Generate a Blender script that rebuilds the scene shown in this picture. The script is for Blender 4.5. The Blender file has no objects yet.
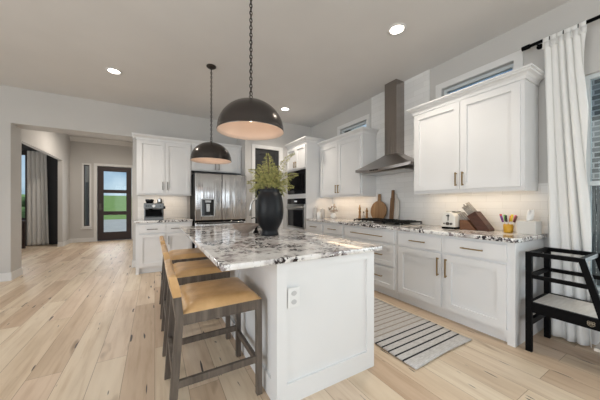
import bpy, math, random
from mathutils import Vector, Matrix
random.seed(7)
PI = math.pi
C = bpy.context.scene.collection
scene = bpy.context.scene

# ------------------------------------------------------------------ camera
F_PX, YAW, HOR, CAM_H = 249.0, math.radians(30.25), 204.0, 1.2
cd = bpy.data.cameras.new('camera'); cam = bpy.data.objects.new('camera', cd); C.objects.link(cam)
cd.sensor_width = 36.0; cd.lens = F_PX/600*36.0; cd.shift_y = (HOR-200)/600.0
cd.clip_start = 0.02; cd.clip_end = 500
cam.location = (0, 0, CAM_H); cam.rotation_euler = (PI/2, 0, -YAW)
scene.camera = cam
vs = scene.view_settings
vs.view_transform = 'Standard'; vs.look = 'None'; vs.gamma = 1.0; vs.use_curve_mapping = False
vs.exposure = 0.62

# ------------------------------------------------------------------ world
w = bpy.data.worlds.new('world'); scene.world = w; w.use_nodes = True
nt = w.node_tree; nt.nodes.clear()
out = nt.nodes.new('ShaderNodeOutputWorld'); bg = nt.nodes.new('ShaderNodeBackground')
sky = nt.nodes.new('ShaderNodeTexSky'); sky.sky_type = 'HOSEK_WILKIE'; sky.turbidity = 3.0; sky.ground_albedo = 0.4
sky.sun_direction = Vector((-0.55, -0.45, 0.7)).normalized()
nz = nt.nodes.new('ShaderNodeTexNoise'); nz.inputs['Scale'].default_value = 3.5; nz.inputs['Detail'].default_value = 6
tc = nt.nodes.new('ShaderNodeTexCoord'); rp = nt.nodes.new('ShaderNodeValToRGB')
rp.color_ramp.elements[0].position = 0.46; rp.color_ramp.elements[1].position = 0.68
mx = nt.nodes.new('ShaderNodeMixRGB'); mx.inputs[2].default_value = (0.80, 0.88, 0.95, 1)
gm = nt.nodes.new('ShaderNodeVectorMath'); gm.operation = 'MULTIPLY'; gm.inputs[1].default_value = (1.35, 1.6, 1.75)
nt.links.new(tc.outputs['Generated'], nz.inputs['Vector']); nt.links.new(nz.outputs['Fac'], rp.inputs['Fac'])
nt.links.new(sky.outputs['Color'], gm.inputs[0]); nt.links.new(gm.outputs[0], mx.inputs[1])
nt.links.new(rp.outputs['Color'], mx.inputs[0]); nt.links.new(mx.outputs[0], bg.inputs['Color'])
bg.inputs['Strength'].default_value = 0.85
nt.links.new(bg.outputs[0], out.inputs['Surface'])

# ------------------------------------------------------------------ lights
def area(name, loc, rot, sx, sy, power, col=(1, 1, 1)):
    l = bpy.data.lights.new(name, 'AREA'); l.shape = 'RECTANGLE'; l.size = sx; l.size_y = sy
    l.energy = power; l.color = col
    o = bpy.data.objects.new(name, l); C.objects.link(o); o.location = loc; o.rotation_euler = rot
    return o
sl = bpy.data.lights.new('sun', 'SUN'); sl.energy = 1.7; sl.angle = 0.01; sl.color = (1.0, 0.96, 0.9)
so_ = bpy.data.objects.new('sun', sl); C.objects.link(so_); so_.rotation_euler = Vector((0.42, 0.42, -0.80)).to_track_quat('-Z', 'Y').to_euler()
# daylight entering through the windows of the room (behind and beside the camera)
area('rear_window_daylight', (-0.2, -3.9, 1.5), (-PI/2, 0, PI), 5.0, 2.2, 44, (0.93, 0.97, 1.0))
area('living_window_daylight', (-4.9, 0.2, 1.5), (0, -PI/2, 0), 2.0, 4.2, 86, (0.93, 0.97, 1.0))
area('side_window_daylight', (3.34, -0.55, 1.45), (0, PI/2, 0), 1.6, 2.1, 50, (0.93, 0.97, 1.0))
area('study_window_daylight', (-4.0, 9.9, 1.6), (-PI/2, 0, 0), 1.4, 1.4, 22, (0.95, 0.98, 1.0))
area('door_daylight', (-1.2, 10.05, 1.3), (-PI/2, 0, 0), 0.7, 2.0, 7, (0.97, 0.99, 1.0))

# ------------------------------------------------------------------ materials
def mat(name, col, rough=0.5, metal=0.0, **k):
    m = bpy.data.materials.new(name); m.use_nodes = True
    b = m.node_tree.nodes['Principled BSDF']
    b.inputs['Base Color'].default_value = (*col, 1); b.inputs['Roughness'].default_value = rough
    b.inputs['Metallic'].default_value = metal
    for kk, v in k.items(): b.inputs[kk.replace('_', ' ')].default_value = v
    return m
class NG:
    def __init__(s, m): s.t = m.node_tree; s.b = s.t.nodes['Principled BSDF']
    def n(s, ty, **k):
        x = s.t.nodes.new(ty)
        for a, v in k.items():
            if a in x.inputs: x.inputs[a].default_value = v
            else: setattr(x, a, v)
        return x
    def l(s, a, b): s.t.links.new(a, b)
    def pos(s, scale=(1, 1, 1), rot=(0, 0, 0)):
        g = s.n('ShaderNodeNewGeometry'); mp = s.n('ShaderNodeMapping')
        mp.inputs['Scale'].default_value = scale; mp.inputs['Rotation'].default_value = rot
        s.l(g.outputs['Position'], mp.inputs['Vector']); return mp.outputs[0]
    def loc(s, scale=(1, 1, 1), rot=(0, 0, 0)):
        g = s.n('ShaderNodeTexCoord'); mp = s.n('ShaderNodeMapping')
        mp.inputs['Scale'].default_value = scale; mp.inputs['Rotation'].default_value = rot
        s.l(g.outputs['Object'], mp.inputs['Vector']); return mp.outputs[0]
    def noise(s, v, scale, detail=4, rough=0.5):
        x = s.n('ShaderNodeTexNoise'); x.inputs['Scale'].default_value = scale
        x.inputs['Detail'].default_value = detail; x.inputs['Roughness'].default_value = rough
        s.l(v, x.inputs['Vector']); return x.outputs['Fac']
    def ramp(s, f, stops):
        r = s.n('ShaderNodeValToRGB'); e = r.color_ramp.elements
        while len(e) < len(stops): e.new(0.5)
        for i, (p, c) in enumerate(stops):
            e[i].position = p; e[i].color = (*c, 1) if len(c) == 3 else c
        s.l(f, r.inputs['Fac']); return r.outputs['Color']
    def mix(s, f, a, b, mode='MIX'):
        x = s.n('ShaderNodeMixRGB'); x.blend_type = mode
        for i, v in enumerate((f, a, b)):
            if isinstance(v, (int, float)): x.inputs[i].default_value = v
            elif isinstance(v, tuple): x.inputs[i].default_value = (*v, 1)
            else: s.l(v, x.inputs[i])
        return x.outputs[0]
    def bump(s, h, strength=0.2, dist=0.01):
        x = s.n('ShaderNodeBump'); x.inputs['Strength'].default_value = strength; x.inputs['Distance'].default_value = dist
        s.l(h, x.inputs['Height']); s.l(x.outputs[0], s.b.inputs['Normal'])
BW = lambda v: (v, v, v)

def paint(name, col, rough=0.5, b=0.05, sc=180):
    m = mat(name, col, rough); g = NG(m); p = g.pos()
    g.bump(g.noise(p, sc, 2), b, 0.002)
    g.l(g.mix(0.06, col, g.ramp(g.noise(p, 1.7, 2), [(0.3, BW(0.3)), (0.7, BW(1.0))]), 'MULTIPLY'), g.b.inputs['Base Color'])
    return m
M = {}
M['cabinet'] = paint('cabinet_paint', (0.80, 0.80, 0.80), 0.38, 0.02)
M['trim'] = paint('trim_paint', (0.78, 0.775, 0.765), 0.4, 0.02)
M['wall'] = paint('wall_paint', (0.60, 0.585, 0.565), 0.75, 0.08)
M['ceiling'] = paint('ceiling_paint', (0.73, 0.72, 0.71), 0.85, 0.15, 90)
M['dark_wall'] = paint('dark_wall_paint', (0.035, 0.036, 0.04), 0.6)
M['black_door'] = mat('black_door_paint', (0.025, 0.025, 0.027), 0.4)
M['door_wood'] = mat('dark_door_wood', (0.035, 0.02, 0.018), 0.4)
M['black'] = mat('black_satin', (0.003, 0.003, 0.0035), 0.5, Specular_IOR_Level=0.08)
M['black_gloss'] = mat('black_glass', (0.008, 0.008, 0.01), 0.08)
M['plastic_white'] = mat('white_plastic', (0.8, 0.8, 0.79), 0.35)
M['outlet_grey'] = mat('outlet_socket_plastic', (0.55, 0.55, 0.55), 0.4)  # even mid-grey plastic of the two sockets
M['brass'] = mat('champagne_bronze', (0.36, 0.25, 0.12), 0.33, 1.0)
M['nickel'] = mat('dark_nickel', (0.13, 0.115, 0.10), 0.4, 0.9)
M['knife_steel'] = mat('knife_steel', (0.40, 0.39, 0.38), 0.35, 0.9)
M['espresso_steel'] = mat('espresso_steel', (0.13, 0.13, 0.128), 0.3, 1.0)
M['hood_lip'] = mat('hood_lip_steel', (0.36, 0.33, 0.31), 0.32, 1.0)
M['stone'] = paint('porch_stone', (0.27, 0.24, 0.22), 0.9)
M['steel_plain'] = mat('brushed_steel_plain', (0.55, 0.55, 0.54), 0.3, 1.0)
M['cast'] = mat('cast_iron', (0.006, 0.006, 0.006), 0.5, Specular_IOR_Level=0.25)
M['bronze'] = mat('dark_bronze', (0.075, 0.066, 0.062), 0.24, 0.85)
M['chain'] = mat('chain_bronze', (0.05, 0.04, 0.035), 0.4, 0.7)
M['copper_in'] = mat('pale_copper_lining', (0.62, 0.50, 0.42), 0.55, 0.1)
M['cord_black'] = mat('cord_black', (0.02, 0.02, 0.02), 0.6)

def steel(name, base, vert=True, streak=90.0):
    m = mat(name, base, 0.24, 1.0); g = NG(m)
    p = g.pos((streak, streak, 1.2) if vert else (1.2, 1.2, streak))
    n = g.noise(p, 1.0, 3)
    g.l(g.ramp(n, [(0.3, BW(0.10)), (0.7, BW(0.26))]), g.b.inputs['Roughness'])
    pw = g.pos((7.0, 7.0, 0.16)); g.bump(g.noise(pw, 2.2, 2), 1.0, 0.014)
    return m
M['fridge_steel'] = steel('fridge_stainless', (0.62, 0.62, 0.63), True, 26.0)
M['hood_steel'] = steel('hood_stainless', (0.34, 0.31, 0.29))

def emit(name, col, s):
    m = mat(name, col, 0.5); b = m.node_tree.nodes['Principled BSDF']
    b.inputs['Emission Color'].default_value = (*col, 1); b.inputs['Emission Strength'].default_value = s
    return m
M['lamp'] = emit('lamp_lens', (1.0, 0.93, 0.84), 9.0)
M['bulb'] = emit('bulb_glow', (1.0, 0.84, 0.66), 1.2)
M['led'] = emit('undercabinet_led', (1.0, 0.80, 0.55), 2.5)
M['display'] = emit('blue_display', (0.75, 0.8, 0.85), 0.12)

# glass that lets daylight through
def glass(name, tint=(1, 1, 1), refl=0.12):
    m = bpy.data.materials.new(name); m.use_nodes = True; t = m.node_tree; t.nodes.clear()
    o = t.nodes.new('ShaderNodeOutputMaterial'); a = t.nodes.new('ShaderNodeBsdfTransparent'); a.inputs[0].default_value = (*tint, 1)
    g = t.nodes.new('ShaderNodeBsdfGlossy'); g.inputs['Roughness'].default_value = 0.03
    x = t.nodes.new('ShaderNodeMixShader'); fr = t.nodes.new('ShaderNodeFresnel'); fr.inputs[0].default_value = 1.3
    t.links.new(fr.outputs[0], x.inputs[0]); t.links.new(a.outputs[0], x.inputs[1]); t.links.new(g.outputs[0], x.inputs[2])
    t.links.new(x.outputs[0], o.inputs[0]); return m
M['glass'] = glass('window_glass', (0.93, 0.97, 0.97))

# oak floor planks running along Y
def floor_mat():
    m = mat('oak_planks', (0.5, 0.4, 0.3), 0.36); g = NG(m)
    p = g.pos((1, 1, 1), (0, 0, PI/2))
    br = g.n('ShaderNodeTexBrick'); br.offset = 0.37; br.offset_frequency = 2; br.squash = 1.0
    br.inputs['Color1'].default_value = (0, 0, 0, 1); br.inputs['Color2'].default_value = (1, 1, 1, 1)
    br.inputs['Mortar'].default_value = (0.5, 0.5, 0.5, 1); br.inputs['Scale'].default_value = 1.0
    br.inputs['Mortar Size'].default_value = 0.0016; br.inputs['Brick Width'].default_value = 1.75; br.inputs['Row Height'].default_value = 0.19
    br.inputs['Bias'].default_value = 0.0
    g.l(p, br.inputs['Vector'])
    tone = g.ramp(br.outputs['Color'], [(0.0, (0.60, 0.44, 0.31)), (0.3, (0.72, 0.575, 0.42)), (0.65, (0.82, 0.70, 0.54)), (1.0, (0.76, 0.60, 0.46))])
    # per-plank shift of the grain
    sh = g.n('ShaderNodeVectorMath'); sh.operation = 'MULTIPLY_ADD'; sh.inputs[1].default_value = (3.7, 9.1, 5.3)
    g.l(br.outputs['Color'], sh.inputs[0]); g.l(g.pos(), sh.inputs[2])
    mp = g.n('ShaderNodeMapping'); mp.inputs['Scale'].default_value = (26, 1.6, 1); g.l(sh.outputs[0], mp.inputs['Vector'])
    grain = g.noise(mp.outputs[0], 1.0, 6, 0.6)
    col = g.mix(0.55, tone, g.ramp(grain, [(0.28, (0.66, 0.56, 0.47)), (0.5, BW(0.95)), (0.75, BW(1.0))]), 'MULTIPLY')
    mp2 = g.n('ShaderNodeMapping'); mp2.inputs['Scale'].default_value = (5, 0.9, 1); g.l(sh.outputs[0], mp2.inputs['Vector'])
    col = g.mix(0.45, col, g.ramp(g.noise(mp2.outputs[0], 1.6, 4), [(0.3, (0.66, 0.58, 0.50)), (0.6, BW(1.0))]), 'MULTIPLY')
    # knots and cracks
    mp3 = g.n('ShaderNodeMapping'); mp3.inputs['Scale'].default_value = (13, 2.6, 1); g.l(sh.outputs[0], mp3.inputs['Vector'])
    kn = g.ramp(g.noise(mp3.outputs[0], 1.0, 3, 0.65), [(0.695, BW(0)), (0.725, BW(1))])
    col = g.mix(kn, col, (0.05, 0.04, 0.04))
    mp4 = g.n('ShaderNodeMapping'); mp4.inputs['Scale'].default_value = (8, 2.2, 1); g.l(sh.outputs[0], mp4.inputs['Vector'])
    kn2 = g.ramp(g.noise(mp4.outputs[0], 1.0, 2, 0.5), [(0.66, BW(0)), (0.80, BW(0.8))])
    col = g.mix(kn2, col, (0.26, 0.155, 0.085))
    mp5 = g.n('ShaderNodeMapping'); mp5.inputs['Scale'].default_value = (30, 3.2, 1); mp5.inputs['Rotation'].default_value = (0, 0, 0.05); g.l(sh.outputs[0], mp5.inputs['Vector'])
    kn3 = g.ramp(g.noise(mp5.outputs[0], 1.0, 1, 0.4), [(0.735, BW(0)), (0.755, BW(1))])
    col = g.mix(kn3, col, (0.07, 0.055, 0.055))
    col = g.mix(br.outputs['Fac'], col, (0.34, 0.24, 0.16))
    g.l(col, g.b.inputs['Base Color'])
    g.l(g.ramp(grain, [(0.3, BW(0.48)), (0.8, BW(0.36))]), g.b.inputs['Roughness'])
    hb = g.mix(br.outputs['Fac'], grain, BW(0.0)); g.bump(hb, 0.12, 0.004)
    return m
M['floor'] = floor_mat()

def granite_mat(name, seed=0.0):
    m = mat(name, (0.8, 0.78, 0.75), 0.06); g = NG(m)
    mpn = g.n('ShaderNodeMapping'); mpn.inputs['Location'].default_value = (seed, seed*2, 0)
    mpn.inputs['Scale'].default_value = (1.0, 1.0, 1.0)
    g.l(g.pos(), mpn.inputs['Vector']); p = mpn.outputs[0]
    base = g.ramp(g.noise(p, 7.0, 5, 0.6), [(0.32, (0.44, 0.40, 0.39)), (0.45, (0.78, 0.755, 0.73)), (0.62, (0.88, 0.87, 0.85))])
    # dark mineral clusters: broad mask times fine breakup
    big = g.ramp(g.noise(p, 3.4, 4, 0.6), [(0.475, BW(0)), (0.53, BW(1))])
    fine = g.ramp(g.noise(p, 42.0, 4, 0.65), [(0.485, BW(0)), (0.505, BW(1))])
    col = g.mix(g.mix(1.0, big, fine, 'MULTIPLY'), base, (0.02, 0.014, 0.017))
    big2 = g.ramp(g.noise(p, 2.2, 2, 0.5), [(0.46, BW(0)), (0.56, BW(1))])
    fine2 = g.ramp(g.noise(p, 17.0, 4, 0.6), [(0.53, BW(0)), (0.58, BW(0.85))])
    col = g.mix(g.mix(1.0, big2, fine2, 'MULTIPLY'), col, (0.20, 0.16, 0.165))
    speck = g.ramp(g.noise(p, 85.0, 2, 0.6), [(0.66, BW(0)), (0.70, BW(1))])
    col = g.mix(speck, col, (0.22, 0.17, 0.16))
    g.l(col, g.b.inputs['Base Color']); return m
M['granite'] = granite_mat('island_granite', 0.4)
M['granite_wall'] = granite_mat('counter_granite', 5.2)

def tile_mat(name, axis):
    m = mat(name, (0.78, 0.77, 0.75), 0.16); g = NG(m)
    sp = g.n('ShaderNodeSeparateXYZ'); gg = g.n('ShaderNodeNewGeometry'); g.l(gg.outputs['Position'], sp.inputs[0])
    cb = g.n('ShaderNodeCombineXYZ'); g.l(sp.outputs[axis], cb.inputs[0]); g.l(sp.outputs['Z'], cb.inputs[1])
    br = g.n('ShaderNodeTexBrick'); br.offset = 0.5
    br.inputs['Color1'].default_value = (0.77, 0.765, 0.755, 1); br.inputs['Color2'].default_value = (0.83, 0.825, 0.815, 1)
    br.inputs['Mortar'].default_value = (0.70, 0.69, 0.675, 1); br.inputs['Scale'].default_value = 1
    br.inputs['Mortar Size'].default_value = 0.0018; br.inputs['Brick Width'].default_value = 0.305; br.inputs['Row Height'].default_value = 0.0765
    g.l(cb.outputs[0], br.inputs['Vector']); g.l(br.outputs['Color'], g.b.inputs['Base Color'])
    inv = g.n('ShaderNodeMath'); inv.operation = 'SUBTRACT'; inv.inputs[0].default_value = 1.0; g.l(br.outputs['Fac'], inv.inputs[1])
    h = g.mix(0.25, inv.outputs[0], g.noise(g.pos(), 14.0, 2)); g.bump(h, 0.25, 0.002)
    return m
M['tile_x'] = tile_mat('subway_tile_side', 'Y'); M['tile_y'] = tile_mat('subway_tile_back', 'X')

def wood_mat(name, c1, c2, scale=(30, 30, 2), rough=0.5, b=0.15):
    m = mat(name, c1, rough); g = NG(m); n = g.noise(g.loc(scale), 1.0, 5, 0.6)
    g.l(g.ramp(n, [(0.3, c1), (0.7, c2)]), g.b.inputs['Base Color']); g.bump(n, b, 0.002); return m
M['stool_wood'] = wood_mat('weathered_stool_wood', (0.065, 0.05, 0.04), (0.165, 0.135, 0.11), (28, 28, 3), 0.5)
M['leather'] = None
m = mat('tan_leather', (0.52, 0.30, 0.13), 0.30); g = NG(m); n = g.noise(g.loc((1, 1, 1)), 9, 5)
g.l(g.ramp(n, [(0.3, (0.54, 0.31, 0.125)), (0.7, (0.76, 0.49, 0.24))]), g.b.inputs['Base Color'])
mw = g.n('ShaderNodeTexNoise'); mw.inputs['Scale'].default_value = 22; mw.inputs['Distortion'].default_value = 1.4
mp_ = g.n('ShaderNodeTexCoord'); g.l(mp_.outputs['Object'], mw.inputs['Vector']); g.bump(mw.outputs['Fac'], 0.35, 0.006)
M['leather'] = m
M['board_wood'] = wood_mat('acacia_board', (0.22, 0.115, 0.05), (0.42, 0.25, 0.12), (2, 22, 2), 0.5)
M['board_dark'] = wood_mat('walnut_board', (0.13, 0.065, 0.03), (0.28, 0.15, 0.07), (2, 30, 2), 0.5)
M['mill_wood'] = wood_mat('mill_wood', (0.30, 0.15, 0.05), (0.45, 0.26, 0.11), (9, 9, 9), 0.4)
M['block_wood'] = wood_mat('knife_block_walnut', (0.045, 0.015, 0.008), (0.10, 0.036, 0.020), (6, 6, 24), 0.45)
M['block_base'] = wood_mat('knife_stand_wood', (0.11, 0.045, 0.02), (0.20, 0.09, 0.042), (6, 6, 24), 0.5)
M['platform'] = wood_mat('pale_step_board', (0.52, 0.47, 0.42), (0.72, 0.68, 0.63), (4, 30, 4), 0.5, 0.05)

m = mat('vase_matte_black', (0.006, 0.007, 0.009), 0.42, Specular_IOR_Level=0.3); g = NG(m); n = g.noise(g.loc((1, 1, 5)), 12, 4); g.bump(n, 0.25, 0.004); M['vase'] = m
M['bowl'] = wood_mat('stoneware_bowl', (0.22, 0.17, 0.14), (0.33, 0.27, 0.225), (20, 20, 20), 0.5, 0.1)
M['leaf'] = wood_mat('fern_green', (0.09, 0.11, 0.02), (0.50, 0.46, 0.16), (40, 40, 40), 0.6, 0.0)
M['stem'] = mat('stem_brown', (0.16, 0.11, 0.04), 0.6)
def fabric(name, c, sc=350, rough=0.9, trans=0.0):
    m = mat(name, c, rough); g = NG(m); n = g.noise(g.pos((1, 1, 1)), sc, 2); g.bump(n, 0.25, 0.002)
    if trans:
        t = m.node_tree; o = [x for x in t.nodes if x.type == 'OUTPUT_MATERIAL'][0]
        tr = t.nodes.new('ShaderNodeBsdfTranslucent'); tr.inputs[0].default_value = (*c, 1)
        x = t.nodes.new('ShaderNodeMixShader'); x.inputs[0].default_value = trans
        t.links.new(g.b.outputs[0], x.inputs[1]); t.links.new(tr.outputs[0], x.inputs[2]); t.links.new(x.outputs[0], o.inputs[0])
    return m
M['curtain'] = fabric('white_linen', (0.90, 0.90, 0.885), 350, 0.9, 0.10)
M['curtain_grey'] = fabric('grey_sheer', (0.80, 0.79, 0.77), 350, 0.9, 0.15)
M['tissue'] = mat('tissue_paper', (0.85, 0.85, 0.84), 0.8)
M['tissue_box'] = mat('tissue_box_grey', (0.60, 0.59, 0.56), 0.5)
M['toaster'] = mat('cream_enamel', (0.74, 0.72, 0.67), 0.3)
M['amber'] = mat('amber_cup', (0.55, 0.30, 0.02), 0.3)
M['ceramic'] = mat('grey_ceramic', (0.52, 0.50, 0.48), 0.35)
M['floral'] = wood_mat('dried_floral', (0.16, 0.12, 0.09), (0.60, 0.52, 0.44), (30, 30, 30), 0.8, 0.0)

# striped runner
def rug_mat():
    m = mat('striped_runner', (0.6, 0.58, 0.56), 0.95); g = NG(m)
    sp = g.n('ShaderNodeSeparateXYZ'); gg = g.n('ShaderNodeNewGeometry'); g.l(gg.outputs['Position'], sp.inputs[0])
    y = sp.outputs['Y']
    def mth(op, a, b=None):
        x = g.n('ShaderNodeMath'); x.operation = op
        for i, v in enumerate((a, b)):
            if v is None: continue
            if isinstance(v, (int, float)): x.inputs[i].default_value = v
            else: g.l(v, x.inputs[i])
        return x.outputs[0]
    Y0, P = 1.225, 0.0685
    fr = mth('FRACT', mth('DIVIDE', mth('SUBTRACT', y, Y0), P))
    stripe = mth('LESS_THAN', fr, 0.23)
    inblk = mth('MULTIPLY', mth('GREATER_THAN', y, Y0), mth('LESS_THAN', y, Y0+P*4.9))
    inthin = mth('GREATER_THAN', y, Y0+P*4.9)
    base = g.ramp(g.noise(g.pos((20, 160, 1)), 1.0, 3), [(0.35, (0.50, 0.48, 0.46)), (0.65, (0.68, 0.66, 0.64))])
    thinc = g.mix(mth('MULTIPLY', stripe, inthin), base, (0.30, 0.26, 0.22))
    thinc = g.mix(mth('MULTIPLY', inthin, 0.25), thinc, (0.50, 0.44, 0.38))
    col = g.mix(mth('MULTIPLY', stripe, inblk), thinc, (0.018, 0.018, 0.02))
    g.l(col, g.b.inputs['Base Color']); g.bump(g.noise(g.pos((60, 260, 1)), 1.0, 2), 0.5, 0.004); return m
M['rug'] = rug_mat()

def brick_mat():
    m = mat('grey_brick', (0.4, 0.4, 0.4), 0.9); g = NG(m)
    sp = g.n('ShaderNodeSeparateXYZ'); gg = g.n('ShaderNodeNewGeometry'); g.l(gg.outputs['Position'], sp.inputs[0])
    cb = g.n('ShaderNodeCombineXYZ'); g.l(sp.outputs['Y'], cb.inputs[0]); g.l(sp.outputs['Z'], cb.inputs[1])
    br = g.n('ShaderNodeTexBrick'); br.inputs['Color1'].default_value = (0.17, 0.165, 0.155, 1); br.inputs['Color2'].default_value = (0.36, 0.355, 0.34, 1)
    br.inputs['Mortar'].default_value = (0.58, 0.57, 0.55, 1); br.inputs['Scale'].default_value = 1; br.inputs['Mortar Size'].default_value = 0.011
    br.inputs['Brick Width'].default_value = 0.22; br.inputs['Row Height'].default_value = 0.085
    g.l(cb.outputs[0], br.inputs['Vector']); g.l(br.outputs['Color'], g.b.inputs['Base Color']); return m
M['brick'] = brick_mat()
M['grass'] = wood_mat('lawn', (0.13, 0.24, 0.05), (0.22, 0.34, 0.09), (1, 1, 1), 0.95, 0.0)
M['concrete'] = wood_mat('concrete', (0.36, 0.355, 0.35), (0.46, 0.455, 0.44), (2, 2, 2), 0.9, 0.0)
M['fence'] = wood_mat('grey_fence', (0.12, 0.12, 0.12), (0.2, 0.2, 0.2), (3, 30, 3), 0.8)
M['tree'] = wood_mat('tree_leaves', (0.05, 0.10, 0.03), (0.14, 0.22, 0.08), (5, 5, 5), 0.9, 0.0)

# ------------------------------------------------------------------ mesh helpers
class MB:
    def __init__(s): s.v = []; s.f = []; s.sm = []
    def add(s, vs_, fs, smooth=False):
        o = len(s.v); s.v += [tuple(x) for x in vs_]
        for f in fs: s.f.append(tuple(i+o for i in f)); s.sm.append(smooth)
        return s
    def box(s, x0, x1, y0, y1, z0, z1, T=None):
        if x0 > x1: x0, x1 = x1, x0
        if y0 > y1: y0, y1 = y1, y0
        if z0 > z1: z0, z1 = z1, z0
        p = [(x0,y0,z0),(x1,y0,z0),(x1,y1,z0),(x0,y1,z0),(x0,y0,z1),(x1,y0,z1),(x1,y1,z1),(x0,y1,z1)]
        if T: p = [T(*q) for q in p]
        f = [(0,3,2,1),(4,5,6,7),(0,1,5,4),(1,2,6,5),(2,3,7,6),(3,0,4,7)]
        return s.add(p, f)
    def rbox(s, x0, x1, y0, y1, z0, z1, r=0.01, n=4, T=None, axis='z'):
        # box with rounded vertical edges and slightly eased top/bottom
        def ring(ins, z):
            P = []; rr = max(r-ins, 1e-4)
            for cx, cy, a0 in ((x1-r, y1-r, 0), (x0+r, y1-r, PI/2), (x0+r, y0+r, PI), (x1-r, y0+r, 1.5*PI)):
                for k in range(n+1):
                    a = a0+PI/2*k/n; P.append((cx+rr*math.cos(a), cy+rr*math.sin(a), z))
            return P
        e = min(r*0.6, (z1-z0)*0.45)
        rings = [ring(e, z0), ring(e*0.3, z0+e*0.3), ring(0, z0+e), ring(0, z1-e), ring(e*0.3, z1-e*0.3), ring(e, z1)]
        return s.loft(rings, True, T)
    def loft(s, rings, cap=True, T=None, smooth=True, closed=True):
        n = len(rings[0]); V = [q for R in rings for q in R]
        if T: V = [T(*q) for q in V]
        F = []
        for i in range(len(rings)-1):
            for k in range(n if closed else n-1):
                a, b = i*n+k, i*n+(k+1) % n; F.append((a, b, b+n, a+n))
        if cap and closed:
            F.append(tuple(range(n))[::-1]); F.append(tuple((len(rings)-1)*n+k for k in range(n)))
        o = len(s.v); s.v += [tuple(x) for x in V]
        for f in F: s.f.append(tuple(i+o for i in f)); s.sm.append(smooth and len(f) == 4)
        return s
    def lathe(s, prof, cx=0, cy=0, cz=0, n=32, T=None):
        rings = [[(cx+r*math.cos(2*PI*k/n), cy+r*math.sin(2*PI*k/n), cz+z) for k in range(n)] for r, z in prof]
        return s.loft(rings, True, T)
    def cyl(s, p0, p1, r0, r1=None, n=12): return s.tube([p0, p1], [r0, r1 if r1 is not None else r0], n)
    def tube(s, pts, rad, n=8, closed=False):
        pts = [Vector(p) for p in pts]
        if not isinstance(rad, (list, tuple)): rad = [rad]*len(pts)
        rings = []; up = None; L = len(pts)
        for i, p in enumerate(pts):
            if closed: d = pts[(i+1) % L]-pts[i-1]
            else: d = pts[min(i+1, L-1)]-pts[max(i-1, 0)]
            d.normalize()
            if up is None: up = Vector((0, 0, 1)) if abs(d.z) < 0.9 else Vector((1, 0, 0))
            a = d.cross(up); a.normalize(); b = d.cross(a); b.normalize(); up = -b if b.dot(up) < 0 else b
            a = d.cross(up).normalized()
            rings.append([tuple(p+a*rad[i]*math.cos(2*PI*k/n)+up*rad[i]*math.sin(2*PI*k/n)) for k in range(n)])
        if closed: rings.append(rings[0]); return s.loft(rings, False)
        return s.loft(rings, True)
    def prism(s, poly, lo, hi, T):    # polygon in (u, v) extruded in w, mapped by T(u, v, w)
        n = len(poly); V = [T(u, v, lo) for u, v in poly]+[T(u, v, hi) for u, v in poly]
        F = [tuple(range(n))[::-1], tuple(range(n, 2*n))]+[(k, (k+1) % n, (k+1) % n+n, k+n) for k in range(n)]
        return s.add(V, F)
    def sphere(s, c, r, n=16, m_=10, sz=1.0):
        return s.lathe([(max(r*math.sin(PI*i/m_), 1e-4), -r*sz*math.cos(PI*i/m_)) for i in range(m_+1)], *c, n=n)

ORG = {}
def obj(name, mb, material, parent=None, bevel=0.0, kind=None, solid=0.0, sub=0):
    org = ORG.get(parent.name, Vector((0, 0, 0))) if parent else Vector((0, 0, 0))
    me = bpy.data.meshes.new(name); me.from_pydata([tuple(Vector(v)-org) for v in mb.v], [], mb.f); me.update()
    me.polygons.foreach_set('use_smooth', mb.sm)
    o = bpy.data.objects.new(name, me); C.objects.link(o); me.materials.append(M[material] if isinstance(material, str) else material)
    import bmesh as _b
    bm = _b.new(); bm.from_mesh(me); _b.ops.recalc_face_normals(bm, faces=bm.faces); bm.to_mesh(me); bm.free()
    if parent: o.parent = parent; ORG[o.name] = org
    if kind: o['kind'] = kind
    if bevel:
        md = o.modifiers.new('bevel', 'BEVEL'); md.width = bevel; md.segments = 2; md.limit_method = 'ANGLE'; md.angle_limit = 0.9
    if solid:
        md = o.modifiers.new('solid', 'SOLIDIFY'); md.thickness = solid
    if sub:
        md = o.modifiers.new('sub', 'SUBSURF'); md.levels = sub; md.render_levels = sub
    return o
def thing(name, label, cat, loc, group=None):
    o = bpy.data.objects.new(name, None); C.objects.link(o); o.location = loc; o.empty_display_size = 0.1
    o['label'] = label; o['category'] = cat
    if group: o['group'] = group
    ORG[o.name] = Vector(loc); return o
def tag(o, label, cat, group=None):
    o['label'] = label; o['category'] = cat
    if group: o['group'] = group
    return o
def struct(name, mb, material, parent=None, bevel=0.0):
    o = obj(name, mb, material, parent, bevel)
    if not parent: o['kind'] = 'structure'
    return o
def dup(root, loc, label, group=None):
    def cp(o, par):
        c = o.copy(); C.objects.link(c)
        if par: c.parent = par
        for ch in list(o.children): cp(ch, c)
        return c
    r = cp(root, None); r.location = loc; r['label'] = label
    if group: r['group'] = group
    return r

# ------------------------------------------------------------------ setting
XR = 3.25           # right wall
YB = 5.65           # fridge wall / wall with the opening
YP = 5.03           # pantry wall
H = 3.04
struct('floor', MB().box(-6.0, 3.4, -4.2, 10.35, -0.1, 0), 'floor')
c = MB(); c.box(-5.2, 3.4, -4.2, 5.87, H, H+0.1); struct('ceiling', c, 'ceiling')
c = MB(); c.box(-5.4, -0.2, 5.66, 10.35, 3.28, 3.38); struct('ceiling_foyer', c, 'ceiling')
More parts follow.
